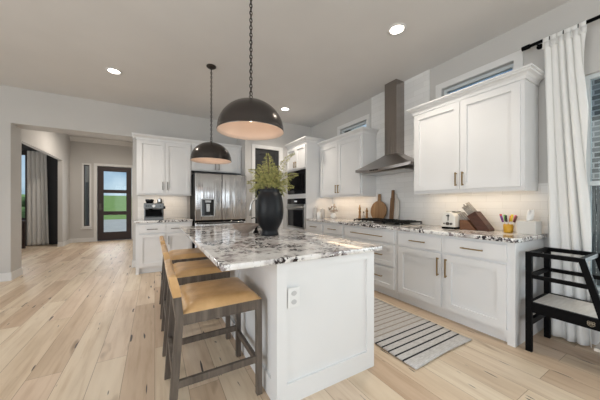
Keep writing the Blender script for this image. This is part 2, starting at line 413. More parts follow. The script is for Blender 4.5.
# right wall with the tall window (Y -1.7..0.56) and two clerestory windows
r = MB(); X0, X1 = XR, XR+0.15
r.box(X0, X1, -4.2, -1.7, 0, H); r.box(X0, X1, -1.7, 0.64, 0, 0.45); r.box(X0, X1, -1.7, 0.64, 2.33, H)
r.box(X0, X1, 0.64, 1.12, 0, H); r.box(X0, X1, 1.12, 1.88, 0, 2.28); r.box(X0, X1, 1.12, 1.88, 2.70, H)
r.box(X0, X1, 1.88, 3.21, 0, H); r.box(X0, X1, 3.21, 3.95, 0, 2.28); r.box(X0, X1, 3.21, 3.95, 2.70, H)
r.box(X0, X1, 3.95, 5.87, 0, H)
struct('wall_right', r, 'wall')
b = MB()
b.box(-0.36, 1.62, YB, YB+0.37, 0, H)                      # fridge wall
b.box(-1.95, -0.36, YB, YB+0.37, 2.47, H+0.2)                   # header over the opening
b.box(-5.2, -1.95, YB, YB+0.37, 0, H+0.2)                       # pillar side
struct('wall_back', b, 'wall')
b = MB(); b.box(1.62, 1.83, YP, YB+0.22, 0, H); b.box(2.39, XR, YP, YP+0.12, 0, H); b.box(1.83, 2.39, YP, YP+0.12, 2.385, H)
struct('wall_pantry', b, 'wall')
b = MB(); b.box(-5.2, -5.05, -4.2, 10.35, 0, 0.4); b.box(-5.2, -5.05, -4.2, -2.1, 0.4, H); b.box(-5.2, -5.05, 2.6, 10.35, 0.4, H+0.2); b.box(-5.2, -5.05, -2.1, 2.6, 2.6, H)
struct('wall_left', b, 'wall')
b = MB(); b.box(-5.2, -2.8, -4.2, -4.05, 0, H); b.box(2.4, 3.4, -4.2, -4.05, 0, H); b.box(-2.8, 2.4, -4.2, -4.05, 0, 0.35); b.box(-2.8, 2.4, -4.2, -4.05, 2.65, H)
struct('wall_behind', b, 'wall')
# foyer
FX, FY = -2.25, 10.2
b = MB(); b.box(FX-0.1, FX, 6.02, 6.3, 0, 3.28); b.box(FX-0.1, FX, 6.3, 9.45, 2.44, 3.28); b.box(FX-0.1, FX, 9.45, FY, 0, 3.28)
struct('wall_foyer_left', b, 'wall')
b = MB(); b.box(-0.36, -0.2, 6.02, FY, 0, 3.28); struct('wall_foyer_right', b, 'wall')
b = MB()   # door wall: door opening X -1.59..-0.69 z..2.42, sidelight X -1.955..-1.76 z .55..2.46
b.box(FX-0.15, -1.93, FY, FY+0.15, 0, 3.28); b.box(-1.93, -1.79, FY, FY+0.15, 0, 0.50); b.box(-1.93, -1.79, FY, FY+0.15, 2.44, 3.28)
b.box(-1.79, -1.60, FY, FY+0.15, 0, 3.28); b.box(-1.60, -0.68, FY, FY+0.15, 2.43, 3.28); b.box(-0.68, -0.2, FY, FY+0.15, 0, 3.28)
struct('wall_foyer_end', b, 'wall')
b = MB(); b.box(-3.15, FX-0.15, 10.1, 10.2, 0, 3.28); b.box(-5.05, -3.15, 10.1, 10.2, 0, 0.75); b.box(-5.05, -3.15, 10.1, 10.2, 2.65, 3.28)
struct('wall_study', b, 'dark_wall')
b = MB().box(-3.6, -2.55, 9.98, 10.09, 2.72, 2.95); struct('trim_1', b, 'dark_wall')

# baseboards
def bb(name, segs):
    m_ = MB()
    for s_ in segs: m_.box(*s_)
    return struct(name, m_, 'trim', bevel=0.004)
bb('baseboard_pillar', [(-5.0, -1.935, YB-0.015, YB, 0, 0.13), (-1.95, -1.935, YB, YB+0.37, 0, 0.13)])
bb('baseboard_jamb', [(-0.375, -0.36, YB-0.015, YB+0.37, 0, 0.13), (-0.36, -0.285, YB-0.015, YB, 0, 0.13)])
bb('baseboard_foyer', [(FX, FX+0.015, 9.45, FY-0.015, 0, 0.13), (FX-0.1, FX, 9.435, 9.45, 0, 0.13), (FX, -1.68, FY-0.015, FY, 0, 0.13)])
bb('baseboard_right', [(XR-0.015, XR, -4.0, 0.88, 0, 0.13)])
bb('baseboard_pantry', [(1.605, 1.62, 5.2, YB, 0, 0.13), (2.48, 2.6, YP-0.015, YP, 0, 0.13)])
# foyer crown moulding
c = MB()
c.prism([(0, 3.28), (0, 3.15), (0.02, 3.15), (0.10, 3.26), (0.10, 3.28)], FX, -0.36, lambda u, v, w_: (w_, FY-u, v))
struct('trim_2', c, 'trim')

# windows -----------------------------------------------------------
def frame_x(mb, y0, y1, z0, z1, t, x0, x1):
    mb.box(x0, x1, y0, y1, z1-t, z1); mb.box(x0, x1, y0, y1, z0, z0+t); mb.box(x0, x1, y0, y0+t, z0+t, z1-t); mb.box(x0, x1, y1-t, y1, z0+t, z1-t)
def frame_y(mb, x0, x1, z0, z1, t, y0, y1):
    mb.box(x0, x1, y0, y1, z1-t, z1); mb.box(x0, x1, y0, y1, z0, z0+t); mb.box(x0, x0+t, y0, y1, z0+t, z1-t); mb.box(x1-t, x1, y0, y1, z0+t, z1-t)
M['vinyl'] = mat('grey_window_frame', (0.66, 0.70, 0.71), 0.4)
for i, (a, b_) in enumerate(((1.12, 1.88), (3.21, 3.95))):
    m_ = MB(); frame_x(m_, a-0.075, b_+0.075, 2.205, 2.775, 0.075, XR-0.02, XR)
    wn = struct('window_%d' % (i+1), m_, 'trim')
    m_ = MB(); frame_x(m_, a, b_, 2.28, 2.70, 0.035, XR+0.05, XR+0.10); obj('window_sash', m_, 'vinyl', wn)
    obj('pane', MB().box(XR+0.07, XR+0.076, a+0.035, b_-0.035, 2.315, 2.665), 'glass', wn)
m_ = MB(); frame_x(m_, -1.7, 0.64, 0.45, 2.33, 0.035, XR+0.04, XR+0.11); m_.box(XR+0.05, XR+0.10, -0.6, -0.54, 0.485, 2.295)
m_.box(XR+0.05, XR+0.10, -1.665, 0.605, 1.36, 1.40)
wn = struct('window_3', m_, 'vinyl'); obj('pane', MB().box(XR+0.07, XR+0.076, -1.665, 0.605, 0.485, 2.295), 'glass', wn)
obj('window_sill', MB().box(XR-0.06, XR+0.04, -1.75, 0.70, 0.42, 0.45), 'trim', wn)
m_ = MB(); frame_y(m_, -2.8, 2.4, 0.35, 2.65, 0.08, -4.12, -4.06); m_.box(-0.25, -0.15, -4.12, -4.06, 0.43, 2.57); wn = struct('window_4', m_, 'trim')
m_ = MB(); frame_x(m_, -2.1, 2.6, 0.4, 2.6, 0.08, -5.14, -5.08); m_.box(-5.14, -5.08, 0.2, 0.3, 0.48, 2.52); wn = struct('window_5', m_, 'trim')
m_ = MB(); frame_y(m_, -5.05, -3.15, 0.75, 2.65, 0.05, 10.1, 10.16); m_.box(-4.1, -4.06, 10.1, 10.16, 0.8, 2.6)
wn = struct('window_6', m_, 'door_wood'); obj('pane', MB().box(-5.0, -3.2, 10.13, 10.135, 0.8, 2.6), 'glass', wn)
m_ = MB(); frame_y(m_, -1.975, -1.745, 0.455, 2.485, 0.045, FY-0.02, FY); m_.box(-2.0, -1.72, FY-0.05, FY, 0.41, 0.44); wn = struct('window_7', m_, 'trim')
m_ = MB(); frame_y(m_, -1.93, -1.79, 0.50, 2.44, 0.02, FY+0.03, FY+0.10); obj('window_sash', m_, 'door_wood', wn)
obj('pane', MB().box(-1.91, -1.81, FY+0.07, FY+0.075, 0.52, 2.42), 'glass', wn)

# front door --------------------------------------------------------
m_ = MB(); m_.box(-1.68, -1.60, FY-0.02, FY, 0, 2.51); m_.box(-0.68, -0.60, FY-0.02, FY, 0, 2.51); m_.box(-1.60, -0.68, FY-0.02, FY, 2.43, 2.51)
dr = struct('door_1', m_, 'trim')
zz = [0.04, 0.28, 0.80, 0.99, 1.55, 1.68, 2.28, 2.42]
m_ = MB(); m_.box(-1.59, -1.44, FY+0.02, FY+0.065, 0.01, 2.42); m_.box(-0.83, -0.69, FY+0.02, FY+0.065, 0.01, 2.42)
for a, b_ in ((0.01, 0.28), (0.84, 0.96), (1.56, 1.67), (2.27, 2.42)): m_.box(-1.44, -0.83, FY+0.02, FY+0.065, a, b_)
lf = obj('door_leaf', m_, 'door_wood', dr)
m_ = MB()
for a, b_ in ((0.28, 0.84), (0.96, 1.56), (1.67, 2.27)): m_.box(-1.44, -0.83, FY+0.04, FY+0.045, a, b_)
obj('door_glass', m_, 'glass', dr)
m_ = MB(); m_.box(-1.56, -1.50, FY+0.005, FY+0.02, 1.0, 1.22); m_.tube([(-1.53, FY+0.01, 1.05), (-1.53, FY-0.04, 1.05), (-1.44, FY-0.045, 1.05)], 0.009); m_.cyl((-1.53, FY+0.01, 1.17), (-1.53, FY-0.015, 1.17), 0.022)
obj('door_handle', m_, 'nickel', dr)

# pantry door ---------------------------------------------------------
m_ = MB(); m_.box(1.76, 1.83, YP-0.02, YP, 0, 2.46); m_.box(2.39, 2.48, YP-0.02, YP, 0, 2.46); m_.box(1.83, 2.39, YP-0.02, YP, 2.385, 2.46)
dr = struct('door_2', m_, 'trim', bevel=0.003)
m_ = MB(); m_.box(1.83, 2.39, YP+0.03, YP+0.05, 0.01, 2.385)
for x0, x1, z0, z1 in ((1.83, 1.93, 0.01, 2.385), (2.29, 2.39, 0.01, 2.385), (1.93, 2.29, 2.27, 2.385), (1.93, 2.29, 1.0, 1.14), (1.93, 2.29, 0.01, 0.2)): m_.box(x0, x1, YP+0.015, YP+0.03, z0, z1)
obj('door_leaf', m_, 'black_door', dr, bevel=0.003)
m_ = MB(); m_.cyl((1.88, YP+0.015, 1.0), (1.88, YP-0.02, 1.0), 0.012); m_.sphere((1.88, YP-0.035, 1.0), 0.028); obj('door_handle', m_, 'nickel', dr)

# backsplash tile (thin slabs on the walls)
m_ = MB(); m_.box(XR-0.012, XR, 0.86, 4.2, 0.915, 1.40); m_.box(XR-0.012, XR, 2.05, 3.10, 1.40, H)
struct('wall_tile_right', m_, 'tile_x')
struct('wall_tile_back', MB().box(-0.28, 0.58, YB-0.012, YB, 0.915, 1.40), 'tile_y')

# ------------------------------------------------------------------ cabinet builders
# T maps (u along the wall, w outward from the wall, z)
TX = lambda X: (lambda u, w_, z: (X-w_, u, z))
TY = lambda Y: (lambda u, w_, z: (u, Y-w_, z))
def shaker(name, T, u0, u1, z0, z1, parent, rail=0.06, th=0.024, mat_='cabinet'):
    m_ = MB(); m_.box(u0, u1, 0.0, th*0.28, z0, z1, T)
    for a in ((u0, u0+rail, z0, z1), (u1-rail, u1, z0, z1), (u0+rail, u1-rail, z1-rail, z1), (u0+rail, u1-rail, z0, z0+rail)):
        m_.box(a[0], a[1], th*0.28, th, a[2], a[3], T)
    return obj(name, m_, mat_, parent)
def slab(name, T, u0, u1, z0, z1, parent, th=0.02): return obj(name, MB().box(u0, u1, 0, th, z0, z1, T), 'cabinet', parent, bevel=0.002)
def pull(T, u, z, L, vert, parent, off=0.022, material='brass'):
    m_ = MB(); t = 0.0055
    if vert:
        m_.box(u-t, u+t, off+0.024, off+0.035, z-L/2, z+L/2, T)
        for s in (-1, 1): m_.box(u-t*.8, u+t*.8, off, off+0.026, z+s*(L/2-0.012)-t, z+s*(L/2-0.012)+t, T)
    else:
        m_.box(u-L/2, u+L/2, off+0.024, off+0.035, z-t, z+t, T)
        for s in (-1, 1): m_.box(u+s*(L/2-0.015)-t, u+s*(L/2-0.015)+t, off, off+0.026, z-t*.8, z+t*.8, T)
    return obj('handle', m_, material, parent)
def crown_mb(T, u0, u1, z0, z1, depth, ret_l=True, ret_r=True, out_=0.07):
    # moulding swept round front and returns: profile rings
    m_ = MB(); prof = [(0.0, z0), (0.012, z0), (0.014, z0+0.03), (0.03, z0+0.05), (out_*0.75, z1-0.03), (out_*0.8, z1-0.018), (out_, z1-0.016), (out_, z1)]
    rings = []
    for o_, z in prof:
        a = u0-(o_ if ret_l else 0); b_ = u1+(o_ if ret_r else 0)
        rings.append([T(a, -depth, z), T(a, o_, z), T(b_, o_, z), T(b_, -depth, z)])
    V = rings
    m_.loft(V, True, None, smooth=False); return m_

# right-hand base run: front plane X=2.60
XF = 2.60; TB = TX(XF)
def base_unit(label, y0, y1, end=False):
    t = thing('base_cabinet', label, 'cabinet', (XF+0.3, (y0+y1)/2, 0), 'base cabinets along the right wall')
    m_ = MB(); m_.box(XF, XR-0.013, y0, y1, 0.10, 0.875)
    obj('body', m_, 'cabinet', t)
    m_ = MB(); m_.box(XF+0.045, XF+0.06, y0, y1, 0, 0.10)
    if end: m_.box(XF, XF+0.06, y0, y0+0.055, 0, 0.10); m_.box(XF+0.06, XR-0.02, y0, y0+0.02, 0, 0.10); m_.box(XF, XF+0.045, y0+0.055, y0+0.08, 0.06, 0.10)
    obj('toe_kick', m_, 'cabinet', t)
    return t
def drawer(T, u0, u1, z0, z1, t, L, flat=True, hz=None):
    d = (slab if flat else shaker)('drawer', T, u0, u1, z0, z1, t) if flat else shaker('drawer', T, u0, u1, z0, z1, t, rail=0.05)
    pull(T, (u0+u1)/2, hz or (z0+z1)/2, L, False, d); return d
t = base_unit('white base cabinet at the counter end with two doors below two drawers', 0.89, 2.06, True)
for a, b_ in ((0.945, 1.465), (1.505, 2.03)):
    drawer(TB, a, b_, 0.705, 0.85, t, 0.19)
for a, b_, hu in ((0.945, 1.465, 1.445), (1.505, 2.03, 1.53)):
    d = shaker('door', TB, a, b_, 0.125, 0.68, t, rail=0.065); pull(TB, hu, 0.545, 0.19, True, d)
t = base_unit('white three-drawer base cabinet right under the gas cooktop', 2.065, 3.05)
drawer(TB, 2.10, 3.03, 0.705, 0.85, t, 0.60); drawer(TB, 2.10, 3.03, 0.415, 0.68, t, 0.60, False, 0.54); drawer(TB, 2.10, 3.03, 0.125, 0.39, t, 0.60, False, 0.26)
t = base_unit('white base cabinet with one drawer and door between cooktop cabinet and corner cabinet', 3.055, 3.61)
drawer(TB, 3.08, 3.59, 0.705, 0.85, t, 0.20); d = shaker('door', TB, 3.08, 3.59, 0.125, 0.68, t); pull(TB, 3.12, 0.545, 0.19, True, d)
t = base_unit('white base cabinet with one drawer and door against the oven tower', 3.615, 4.19)
drawer(TB, 3.64, 4.16, 0.705, 0.85, t, 0.20); d = shaker('door', TB, 3.64, 4.16, 0.125, 0.68, t); pull(TB, 4.12, 0.545, 0.19, True, d)
# countertop
ct = MB().rbox(2.568, XR-0.013, 0.862, 4.19, 0.876, 0.915, 0.012)
tag(obj('countertop', ct, 'granite_wall'), 'speckled granite countertop along the right wall, on the white base cabinets', 'countertop')

# upper cabinets right wall
XU = 2.92; TU = TX(XU)
def upper(label, y0, y1, splits, hz, rail=0.065, rl=True, rr=True):
    t = thing('wall_cabinet', label, 'cabinet', (XU+0.15, (y0+y1)/2, 1.34), 'wall cabinets above the right counter')
    obj('body', MB().box(XU, XR-0.013, y0, y1, 1.36, 2.345), 'cabinet', t)
    obj('crown', crown_mb(TU, y0, y1, 2.345, 2.435, 0.30, rl, rr), 'cabinet', t)
    m_ = MB(); m_.box(XU+0.003, XU+0.02, y0, y1, 1.325, 1.36); m_.box(XU+0.02, XR-0.02, y0, y0+0.018, 1.325, 1.36); m_.box(XU+0.02, XR-0.02, y1-0.018, y1, 1.325, 1.36)
    obj('light_rail', m_, 'cabinet', t)
    n = len(splits)-1
    for i in range(n):
        d = shaker('door', TU, splits[i]+0.003, splits[i+1]-0.003, 1.365, 2.33, t, rail=rail)
        hu = splits[1]+(0.035 if i == 1 else -0.035)
        pull(TU, hu, hz, 0.15, True, d)
    obj('undercabinet_light', MB().box(XU+0.05, XU+0.09, y0+0.06, y1-0.06, 1.350, 1.36), 'led', t)
    return t
upper('large white two-door wall cabinet nearest the white curtain', 0.93, 2.055, (0.955, 1.48, 2.035), 1.475)
upper('white two-door wall cabinet between range hood and oven tower', 2.99, 4.19, (3.02, 3.60, 4.15), 1.475, rr=False)
area('undercabinet_lamp_right', (3.05, 1.48, 1.345), (0, 0, 0), 0.06, 0.95, 0.75, (1.0, 0.78, 0.52))
area('undercabinet_lamp_left', (3.05, 3.6, 1.345), (0, 0, 0), 0.06, 0.95, 0.85, (1.0, 0.74, 0.50))

# oven tower
YT0, YT1 = 4.2, 5.025
t = thing('oven_tower', 'tall white cabinet tower holding microwave and oven, in the room corner', 'cabinet', (2.9, 4.6, 0))
m_ = MB(); m_.box(XF, XR-0.005, YT0, YT0+0.03, 0, 2.438); m_.box(XF, XR-0.005, YT1-0.03, YT1, 0, 2.438); m_.box(XR-0.03, XR-0.005, YT0+0.03, YT1-0.03, 0, 2.438)
for a, b_ in ((0.0, 0.12), (0.66, 0.69), (1.32, 1.41), (1.91, 2.438)): m_.box(XF, XR-0.03, YT0+0.03, YT1-0.03, a, b_)
m_.box(XF, XF+0.5, YT0+0.03, YT1-0.03, 0.12, 0.66)
obj('body', m_, 'cabinet', t); obj('crown', crown_mb(TB, YT0, YT1, 2.438, 2.525, 0.55, True, False), 'cabinet', t)
d = shaker('drawer', TB, YT0+0.02, YT1-0.02, 0.13, 0.64, t); pull(TB, 4.61, 0.55, 0.5, False, d)
for a, b_, hu in ((YT0+0.02, 4.608, 4.575), (4.614, YT1-0.02, 4.65)):
    d = shaker('door', TB, a, b_, 1.935, 2.40, t, rail=0.055); pull(TB, hu, 2.03, 0.12, True, d)
t = thing('microwave', 'black built-in microwave above the wall oven', 'microwave', (2.8, 4.61, 1.41))
obj('body', MB().box(XF+0.005, XF+0.40, YT0+0.04, YT1-0.04, 1.411, 1.905), 'black', t)
m_ = MB().box(YT0+0.045, YT1-0.045, 0, 0.02, 1.42, 1.90, TB); obj('face', m_, 'black_gloss', t)
m_ = MB().box(YT0+0.2, YT1-0.08, 0.02, 0.03, 1.49, 1.83, TB); obj('door_window', m_, 'black', t, bevel=0.003)
obj('control_panel', MB().box(YT0+0.07, YT0+0.16, 0.02, 0.026, 1.5, 1.8, TB), 'black', t)
t = thing('wall_oven', 'built-in wall oven with black glass door below the microwave', 'oven', (2.8, 4.61, 0.69))
obj('body', MB().box(XF+0.005, XF+0.45, YT0+0.04, YT1-0.04, 0.691, 1.315), 'steel_plain', t)
m_ = MB().box(YT0+0.04, YT1-0.04, 0, 0.02, 1.20, 1.31, TB); d = obj('control_panel', m_, 'black_gloss', t)
obj('display', MB().box(4.55, 4.66, 0.02, 0.022, 1.24, 1.27, TB), 'display', d)
m_ = MB().box(YT0+0.04, YT1-0.04, 0, 0.03, 0.695, 1.19, TB); d = obj('door', m_, 'steel_plain', t, bevel=0.003)
obj('door_glass', MB().box(YT0+0.09, YT1-0.09, 0.03, 0.034, 0.73, 1.08, TB), 'black_gloss', d)
m_ = MB(); m_.cyl(TB(YT0+0.07, 0.065, 1.135), TB(YT1-0.07, 0.065, 1.135), 0.011)
for u in (YT0+0.1, YT1-0.1): m_.cyl(TB(u, 0.03, 1.135), TB(u, 0.065, 1.135), 0.008)
obj('handle', m_, 'steel_plain', d)

# ------------------------------------------------------------------ back wall cabinets
YF = 5.03; TK = TY(YF)
t = thing('base_cabinet', 'white base cabinet under the espresso machine, left of the refrigerator', 'cabinet', (0.15, 5.3, 0))
obj('body', MB().box(-0.28, 0.605, YF, YB-0.013, 0.10, 0.875), 'cabinet', t)
m_ = MB(); m_.box(-0.28, 0.605, YF+0.05, YF+0.065, 0, 0.10); m_.box(-0.28, -0.23, YF, YF+0.05, 0, 0.10); obj('toe_kick', m_, 'cabinet', t)
for a, b_ in ((-0.235, 0.16), (0.18, 0.59)):
    d = slab('drawer', TK, a, b_, 0.705, 0.85, t); pull(TK, (a+b_)/2 if a < 0 else 0.33, 0.765, 0.16, False, d, material='nickel')
    d = shaker('door', TK, a, b_, 0.125, 0.68, t); pull(TK, b_-0.035 if a < 0 else a+0.035, 0.56, 0.15, True, d, material='nickel')
tag(obj('countertop', MB().rbox(-0.31, 0.61, YF-0.035, YB-0.013, 0.876, 0.915, 0.01), 'granite_wall'), 'short speckled granite countertop under the espresso machine', 'countertop')
YU = 5.30; TV = TY(YU)
t = thing('wall_cabinet', 'white two-door wall cabinet above the espresso machine', 'cabinet', (0.15, 5.45, 1.36))
obj('body', MB().box(-0.28, 0.62, YU, YB-0.013, 1.385, 2.36), 'cabinet', t)
obj('crown', crown_mb(TV, -0.28, 0.62, 2.36, 2.45, 0.3, True, False), 'cabinet', t)
m_ = MB(); m_.box(-0.28, 0.62, YU, YU+0.018, 1.36, 1.385); m_.box(-0.28, -0.262, YU+0.018, YB-0.02, 1.36, 1.385); obj('light_rail', m_, 'cabinet', t)
for a, b_, hu in ((-0.255, 0.163, 0.128), (0.169, 0.60, 0.204)):
    d = shaker('door', TV, a, b_, 1.39, 2.345, t, rail=0.06); pull(TV, hu, 1.535, 0.15, True, d, material='nickel')
obj('undercabinet_light', MB().box(-0.2, 0.5, YU+0.05, YU+0.09, 1.375, 1.385), 'led', t)
area('undercabinet_lamp_back', (0.2, 5.42, 1.37), (0, 0, 0), 0.6, 0.06, 0.65, (1.0, 0.78, 0.55))
t = thing('wall_cabinet', 'white two-door cabinet mounted directly above the refrigerator', 'cabinet', (1.1, 5.45, 1.85))
obj('body', MB().box(0.625, 1.615, YU, YB-0.005, 1.86, 2.36), 'cabinet', t)
obj('crown', crown_mb(TV, 0.622, 1.615, 2.36, 2.45, 0.3, False, False), 'cabinet', t)
for a, b_, hu in ((0.65, 1.10, 1.065), (1.106, 1.59, 1.14)):
    d = shaker('door', TV, a, b_, 1.88, 2.345, t, rail=0.06); pull(TV, hu, 1.96, 0.13, True, d, material='nickel')

# refrigerator
YG = 4.86; TG = TY(YG)
t = thing('refrigerator', 'stainless steel french-door refrigerator with a water dispenser', 'refrigerator', (1.1, 5.2, 0))
obj('body', MB().box(0.632, 1.585, YG+0.05, 5.60, 0.02, 1.775), 'black', t)
d = obj('door', MB().rbox(0.632, 1.107, YG-0.02, YG+0.045, 0.90, 1.765, 0.015), 'fridge_steel', t)
m_ = MB(); m_.box(0.725, 0.975, YG-0.026, YG-0.02, 0.97, 1.30); dp = obj('dispenser', m_, 'steel_plain', d)
m_ = MB(); m_.box(0.75, 0.95, YG-0.029, YG-0.026, 0.99, 1.28); obj('recess', m_, 'black_gloss', dp) if False else None
d2 = obj('door', MB().rbox(1.113, 1.585, YG-0.02, YG+0.045, 0.90, 1.765, 0.015), 'fridge_steel', t)
obj('dispenser_recess', MB().box(0.745, 0.955, YG-0.030, YG-0.026, 0.985, 1.285), 'black_gloss', d)
obj('dispenser_paddle', MB().box(0.82, 0.88, YG-0.042, YG-0.030, 1.06, 1.20), 'steel_plain', d)
m_ = MB(); m_.box(0.80, 0.90, YG-0.045, YG-0.030, 1.23, 1.265); obj('nozzle', m_, 'steel_plain', d)
for a, b_ in ((0.49, 0.86), (0.06, 0.47)):
    d = obj('freezer_drawer', MB().rbox(0.632, 1.585, YG-0.02, YG+0.045, a, b_, 0.012), 'fridge_steel', t)
    obj('recessed_grip', MB().box(0.65, 1.53, YG-0.024, YG-0.02, b_-0.03, b_-0.008), 'black', d)
obj('hinge_cover', MB().box(0.635, 0.69, YG-0.01, YG+0.04, 0.862, 0.898), 'black', t)

# ------------------------------------------------------------------ island
IX0, IX1, IY0, IY1 = 0.613, 1.403, 1.317, 3.68
t = thing('kitchen_island', 'white paneled kitchen island base with an outlet on its near end', 'island', (1.0, 2.5, 0))
m_ = MB(); m_.box(IX0+0.02, IX1-0.02, IY0+0.02, IY1-0.02, 0, 0.856); obj('body', m_, 'cabinet', t)
TI = TY(IY0+0.02); m_ = MB()
m_.box(IX0, IX1, 0, 0.006, 0.0, 0.856, TI)
for a in ((IX0, IX0+0.066, 0, 0.856), (IX1-0.07, IX1, 0, 0.856), (IX0+0.066, IX1-0.07, 0.802, 0.856), (IX0+0.066, IX1-0.07, 0, 0.125)): m_.box(a[0], a[1], 0.006, 0.02, a[2], a[3], TI)
obj('end_panel', m_, 'cabinet', t)
m_ = MB(); m_.box(IX0+0.066, IX1-0.07, 0.006, 0.02, 0, 0.0, TI) if False else None
m_ = MB(); Tl = TX(IX0+0.02)
m_.box(IY0+0.02, IY1, 0, 0.006, 0, 0.856, Tl); nseg = 3; L = (IY1-IY0-0.02)
for k in range(nseg+1):
    u = IY0+0.02+k*(L-0.07)/nseg; m_.box(u, u+0.07, 0.006, 0.02, 0, 0.856, Tl)
for k in range(nseg):
    u = IY0+0.02+k*(L-0.07)/nseg
    m_.box(u+0.07, u+(L-0.07)/nseg, 0.006, 0.02, 0.80, 0.856, Tl); m_.box(u+0.07, u+(L-0.07)/nseg, 0.006, 0.02, 0, 0.125, Tl)
obj('seating_side_panel', m_, 'cabinet', t)
Tr = lambda u, w_, z: (IX1-0.02+w_, u, z)
for k in range(4):
    u0 = IY0+0.05+k*0.57; d = shaker('door', Tr, u0, u0+0.55, 0.12, 0.83, t); pull(Tr, u0+(0.5 if k % 2 == 0 else 0.05), 0.68, 0.15, True, d)
TO = TY(IY0)
o = obj('outlet', MB().box(0.683, 0.762, 0, 0.006, 0.578, 0.697, TO), 'plastic_white', t, bevel=0.002)
for z in (0.664, 0.612):
    m_ = MB(); m_.lathe([(0.0175, 0), (0.0175, 0.003)], 0, 0, 0, 16, lambda x, y, q, z=z: (0.7225+x, IY0-0.006-q, z+y*0.85))
    obj('socket', m_, 'outlet_grey', o)
ct = MB().rbox(0.290, 1.458, 1.283, 3.79, 0.857, 0.890, 0.010)
tag(obj('island_countertop', ct, 'granite'), 'large white granite slab with black and burgundy mottling on the island', 'countertop')

# ------------------------------------------------------------------ bar stools
def stool(label):
    t = thing('bar_stool', label, 'bar stool', (0.335, 1.72, 0), 'bar stools along the island')
    y0, y1 = 1.495, 1.945; xf, xr = 0.582, 0.125
    def leg(pts, wx, wy):
        m_ = MB(); rings = []
        for x, y, z in pts: rings.append([(x-wx/2, y-wy/2, z), (x+wx/2, y-wy/2, z), (x+wx/2, y+wy/2, z), (x-wx/2, y+wy/2, z)])
        return m_.loft(rings, True, smooth=False)
    for y in (y0, y1):
        obj('leg', leg([(xf, y, 0), (xf-0.003, y, 0.60)], 0.036, 0.036), 'stool_wood', t, bevel=0.003)
        obj('leg', leg([(0.088, y, 0), (0.105, y, 0.25), (0.128, y, 0.58), (0.116, y, 0.70), (0.094, y, 0.80)], 0.040, 0.036), 'stool_wood', t, bevel=0.003)
    m_ = MB()
    for y in (y0, y1): m_.box(0.13, xf-0.01, y-0.014, y+0.014, 0.54, 0.602)
    m_.box(xf-0.014, xf+0.012, y0, y1, 0.54, 0.602); m_.box(0.112, 0.14, y0, y1, 0.54, 0.602); m_.box(0.13, xf-0.01, y0+0.01, y1-0.01, 0.575, 0.60)
    obj('seat_frame', m_, 'stool_wood', t, bevel=0.002)
    # cushion: domed grid
    m_ = MB(); N = 14; rings = []
    X0_, X1_, Y0_, Y1_ = 0.145, 0.595, y0-0.012, y1+0.012
    def hgt(u, v):
        e = min(u, 1-u, 0.14)/0.14; f_ = min(v, 1-v, 0.14)/0.14
        return 0.602+0.040*(1-(1-e)**2.6)*(1-(1-f_)**2.6)+0.004*math.sin(u*PI)*math.sin(v*PI)
    V = []; F_ = []
    for i in range(N+1):
        for j in range(N+1):
            u, v = i/N, j/N; V.append((X0_+(X1_-X0_)*u, Y0_+(Y1_-Y0_)*v, max(hgt(u, v), 0.604)))
    for i in range(N):
        for j in range(N): a = i*(N+1)+j; F_.append((a, a+N+1, a+N+2, a+1))
    b0 = len(V)
    for i in range(N+1):
        for j in range(N+1):
            u, v = i/N, j/N; V.append((X0_+(X1_-X0_)*u, Y0_+(Y1_-Y0_)*v, 0.598))
    for i in range(N):
        for j in range(N): a = b0+i*(N+1)+j; F_.append((a, a+1, a+N+2, a+N+1))
    edge = [(i, 0) for i in range(N)]+[(N, j) for j in range(N)]+[(i, N) for i in range(N, 0, -1)]+[(0, j) for j in range(N, 0, -1)]
    idx = [i*(N+1)+j for i, j in edge]
    for k in range(len(idx)): a, b_ = idx[k], idx[(k+1) % len(idx)]; F_.append((a, b_, b_+b0, a+b0))
    m_.add(V, F_, True); obj('seat', m_, 'leather', t)
    # leather back band wrapped round the posts
    m_ = MB(); rings = []
    for k in range(9):
        y = y0-0.021+(y1-y0+0.042)*k/8; bow = -0.008*math.sin(PI*k/8)
        rings.append([(x+bow, y, z) for x, z in ((0.095, 0.700), (0.136, 0.700), (0.126, 0.76), (0.112, 0.812), (0.102, 0.818), (0.074, 0.812), (0.084, 0.76))])
    m_.loft(rings, True); obj('backrest', m_, 'leather', t, bevel=0.003)
    for y in (y0, y1): obj('stretcher', MB().box(0.115, xf-0.015, y-0.011, y+0.011, 0.205, 0.245), 'stool_wood', t, bevel=0.002)
    obj('stretcher', MB().box(xf-0.012, xf+0.01, y0+0.015, y1-0.015, 0.17, 0.21), 'stool_wood', t, bevel=0.002)
    obj('stretcher', MB().box(0.09, 0.112, y0+0.015, y1-0.015, 0.25, 0.29), 'stool_wood', t, bevel=0.002)
    return t
s0 = stool('nearest of the three tan leather bar stools at the island')
s0.location.x -= 0.012
dup(s0, (0.318, 2.47, 0), 'middle of the three tan leather bar stools at the island')
dup(s0, (0.313, 3.21, 0), 'farthest of the three tan leather bar stools at the island')

